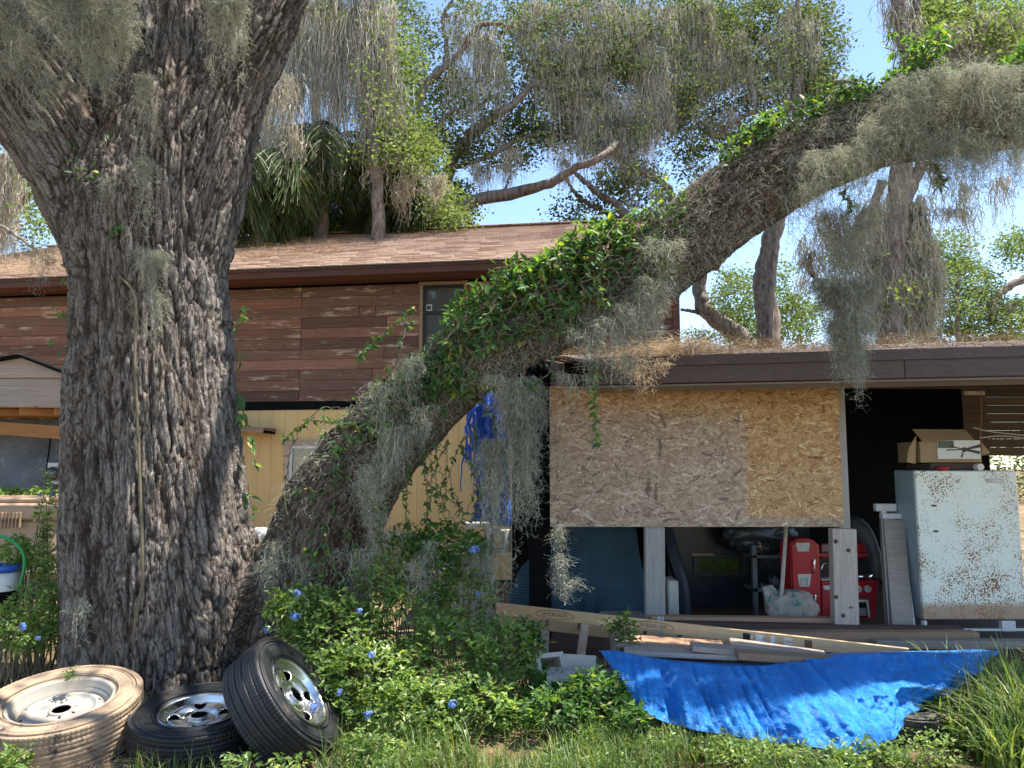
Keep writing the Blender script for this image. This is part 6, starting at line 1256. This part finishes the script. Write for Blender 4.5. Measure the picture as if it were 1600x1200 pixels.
A = ga(14000, -14, 14, -6, 2.6, -.1); blades(g, A, R.uniform(.05, .14, len(A)), .009)
O('grass', g, M['grass'], None, kind='stuff', label='patchy green grass covering the yard floor', category='grass')
g = G(); A = ga(2300, X(1490, 4.6), X(1720, 4.6), 4.1, 5.0, -.5, 3.); blades(g, A, R.uniform(.2, .62, len(A)), .013, .75, 9)
A = ga(700, X(1500, 4.2), X(1700, 4.2), 3.9, 4.6, -.6, 3.); blades(g, A, R.uniform(.2, .5, len(A)), .013, .8, 9)
A = ga(60, X(1420, 4.5), X(1480, 4.5), 4.5, 4.9); blades(g, A, R.uniform(.2, .36, len(A)), .012, .9, 9)
O('tall_grass', g, M['grass'], None, kind='stuff', label='tall arching grass at the right edge of the yard', category='grass')
g = G(); A = np.array([[P(a, 1185, 4.0).x, 4.0 + R.uniform(-.1, .1), .0] for a in (200, 225, 318, 322, 350, 345, 370, 250, 240, 285, 300, 270, 310)]); blades(g, A, R.uniform(.14, .3, len(A)), .006, .7, 9)
A = ga(260, X(230, 4.0), X(340, 4.0), 3.75, 4.1); blades(g, A, R.uniform(.06, .2, len(A)), .007, .8, 8)
O('grass_tuft', g, M['grass'], None, kind='stuff', label='long thin grass blades standing before the flat black tyre', category='grass')
g = G(); A = []
for k in range(16): p = P(R.uniform(1120, 1250), 1190, 4.1); A.append([p.x, 4.1, 0])
blades(g, np.array(A), R.uniform(.12, .2, 16), .005, 1.2, 9); O('dry_stalks', g, M['straw'], None, kind='stuff', label='dry pale seed stalks in front of the blue tarp', category='grass')
# small leaved ground cover
g = G(); C = np.concatenate([ga(5200, -.9, 1.4, 3.5, 5.1, -.25), ga(1500, 1.2, 3.4, 3.8, 4.5, -.3), ga(900, -3.2, -1.9, 4.8, 6, -.3), ga(2000, -1.2, .8, 4.6, 5.4)]); C[:, 2] += R.uniform(.01, .12, len(C)); leafcloud(g, C, 5, .03, .026, .5)
O('ground_cover', g, M['bush'], None, kind='stuff', label='small leaved weeds spread over the ground', category='weeds')
# dead needles on soil
pts = [[R.uniform(-2.4, -.9), R.uniform(3.6, 4.3), .03] for k in range(200)]
straw('dead_needles', pts, 2600, (.1, .1, .012), .06, 'pale dead needles strewn on bare soil between the tyres', 'leaf litter', m='mossdry')
pts = [[R.uniform(-3, 4), R.uniform(3.2, 6.3), .02] for k in range(400)]
straw('fallen_leaves', pts, 5000, (.1, .1, .012), .07, 'brown litter scattered among the yard grass', 'leaf litter')
O('brick_shard', boxg(0, .07, 0, .05, 0, .02, bev=.004), plain('red_brick', (.5, .13, .06), .8), None, label='small red shard on the soil beside the black tyre', category='shard').location = (P(192, 1183, 4.05).x, 4.03, .02)
blob('plastic_scrap', P(1297, 995, 6.28), (.06, .04, .03), M['white'], .6, 2, fs=3, label='white plastic scrap at the left foot of the grey post', category='plastic')
blob('plastic_scrap', P(1345, 1000, 6.28), (.09, .05, .035), M['white'], .6, 7, fs=3, label='white plastic scrap at the right foot of the grey post', category='plastic')
blob('white_rubble', P(400, 838, 8.5), (.12, .1, .07), M['white'], .5, 6, fs=2, label='white lump seen low between the trunk and the limb', category='rubble')
O('white_bench', boxg(X(380, 8.6), X(425, 8.6), 8.5, 8.8, Z(858, 8.6), Z(842, 8.6), bev=.01), M['white'], None, label='white ledge behind the fork of the trunk and limb', category='ledge')
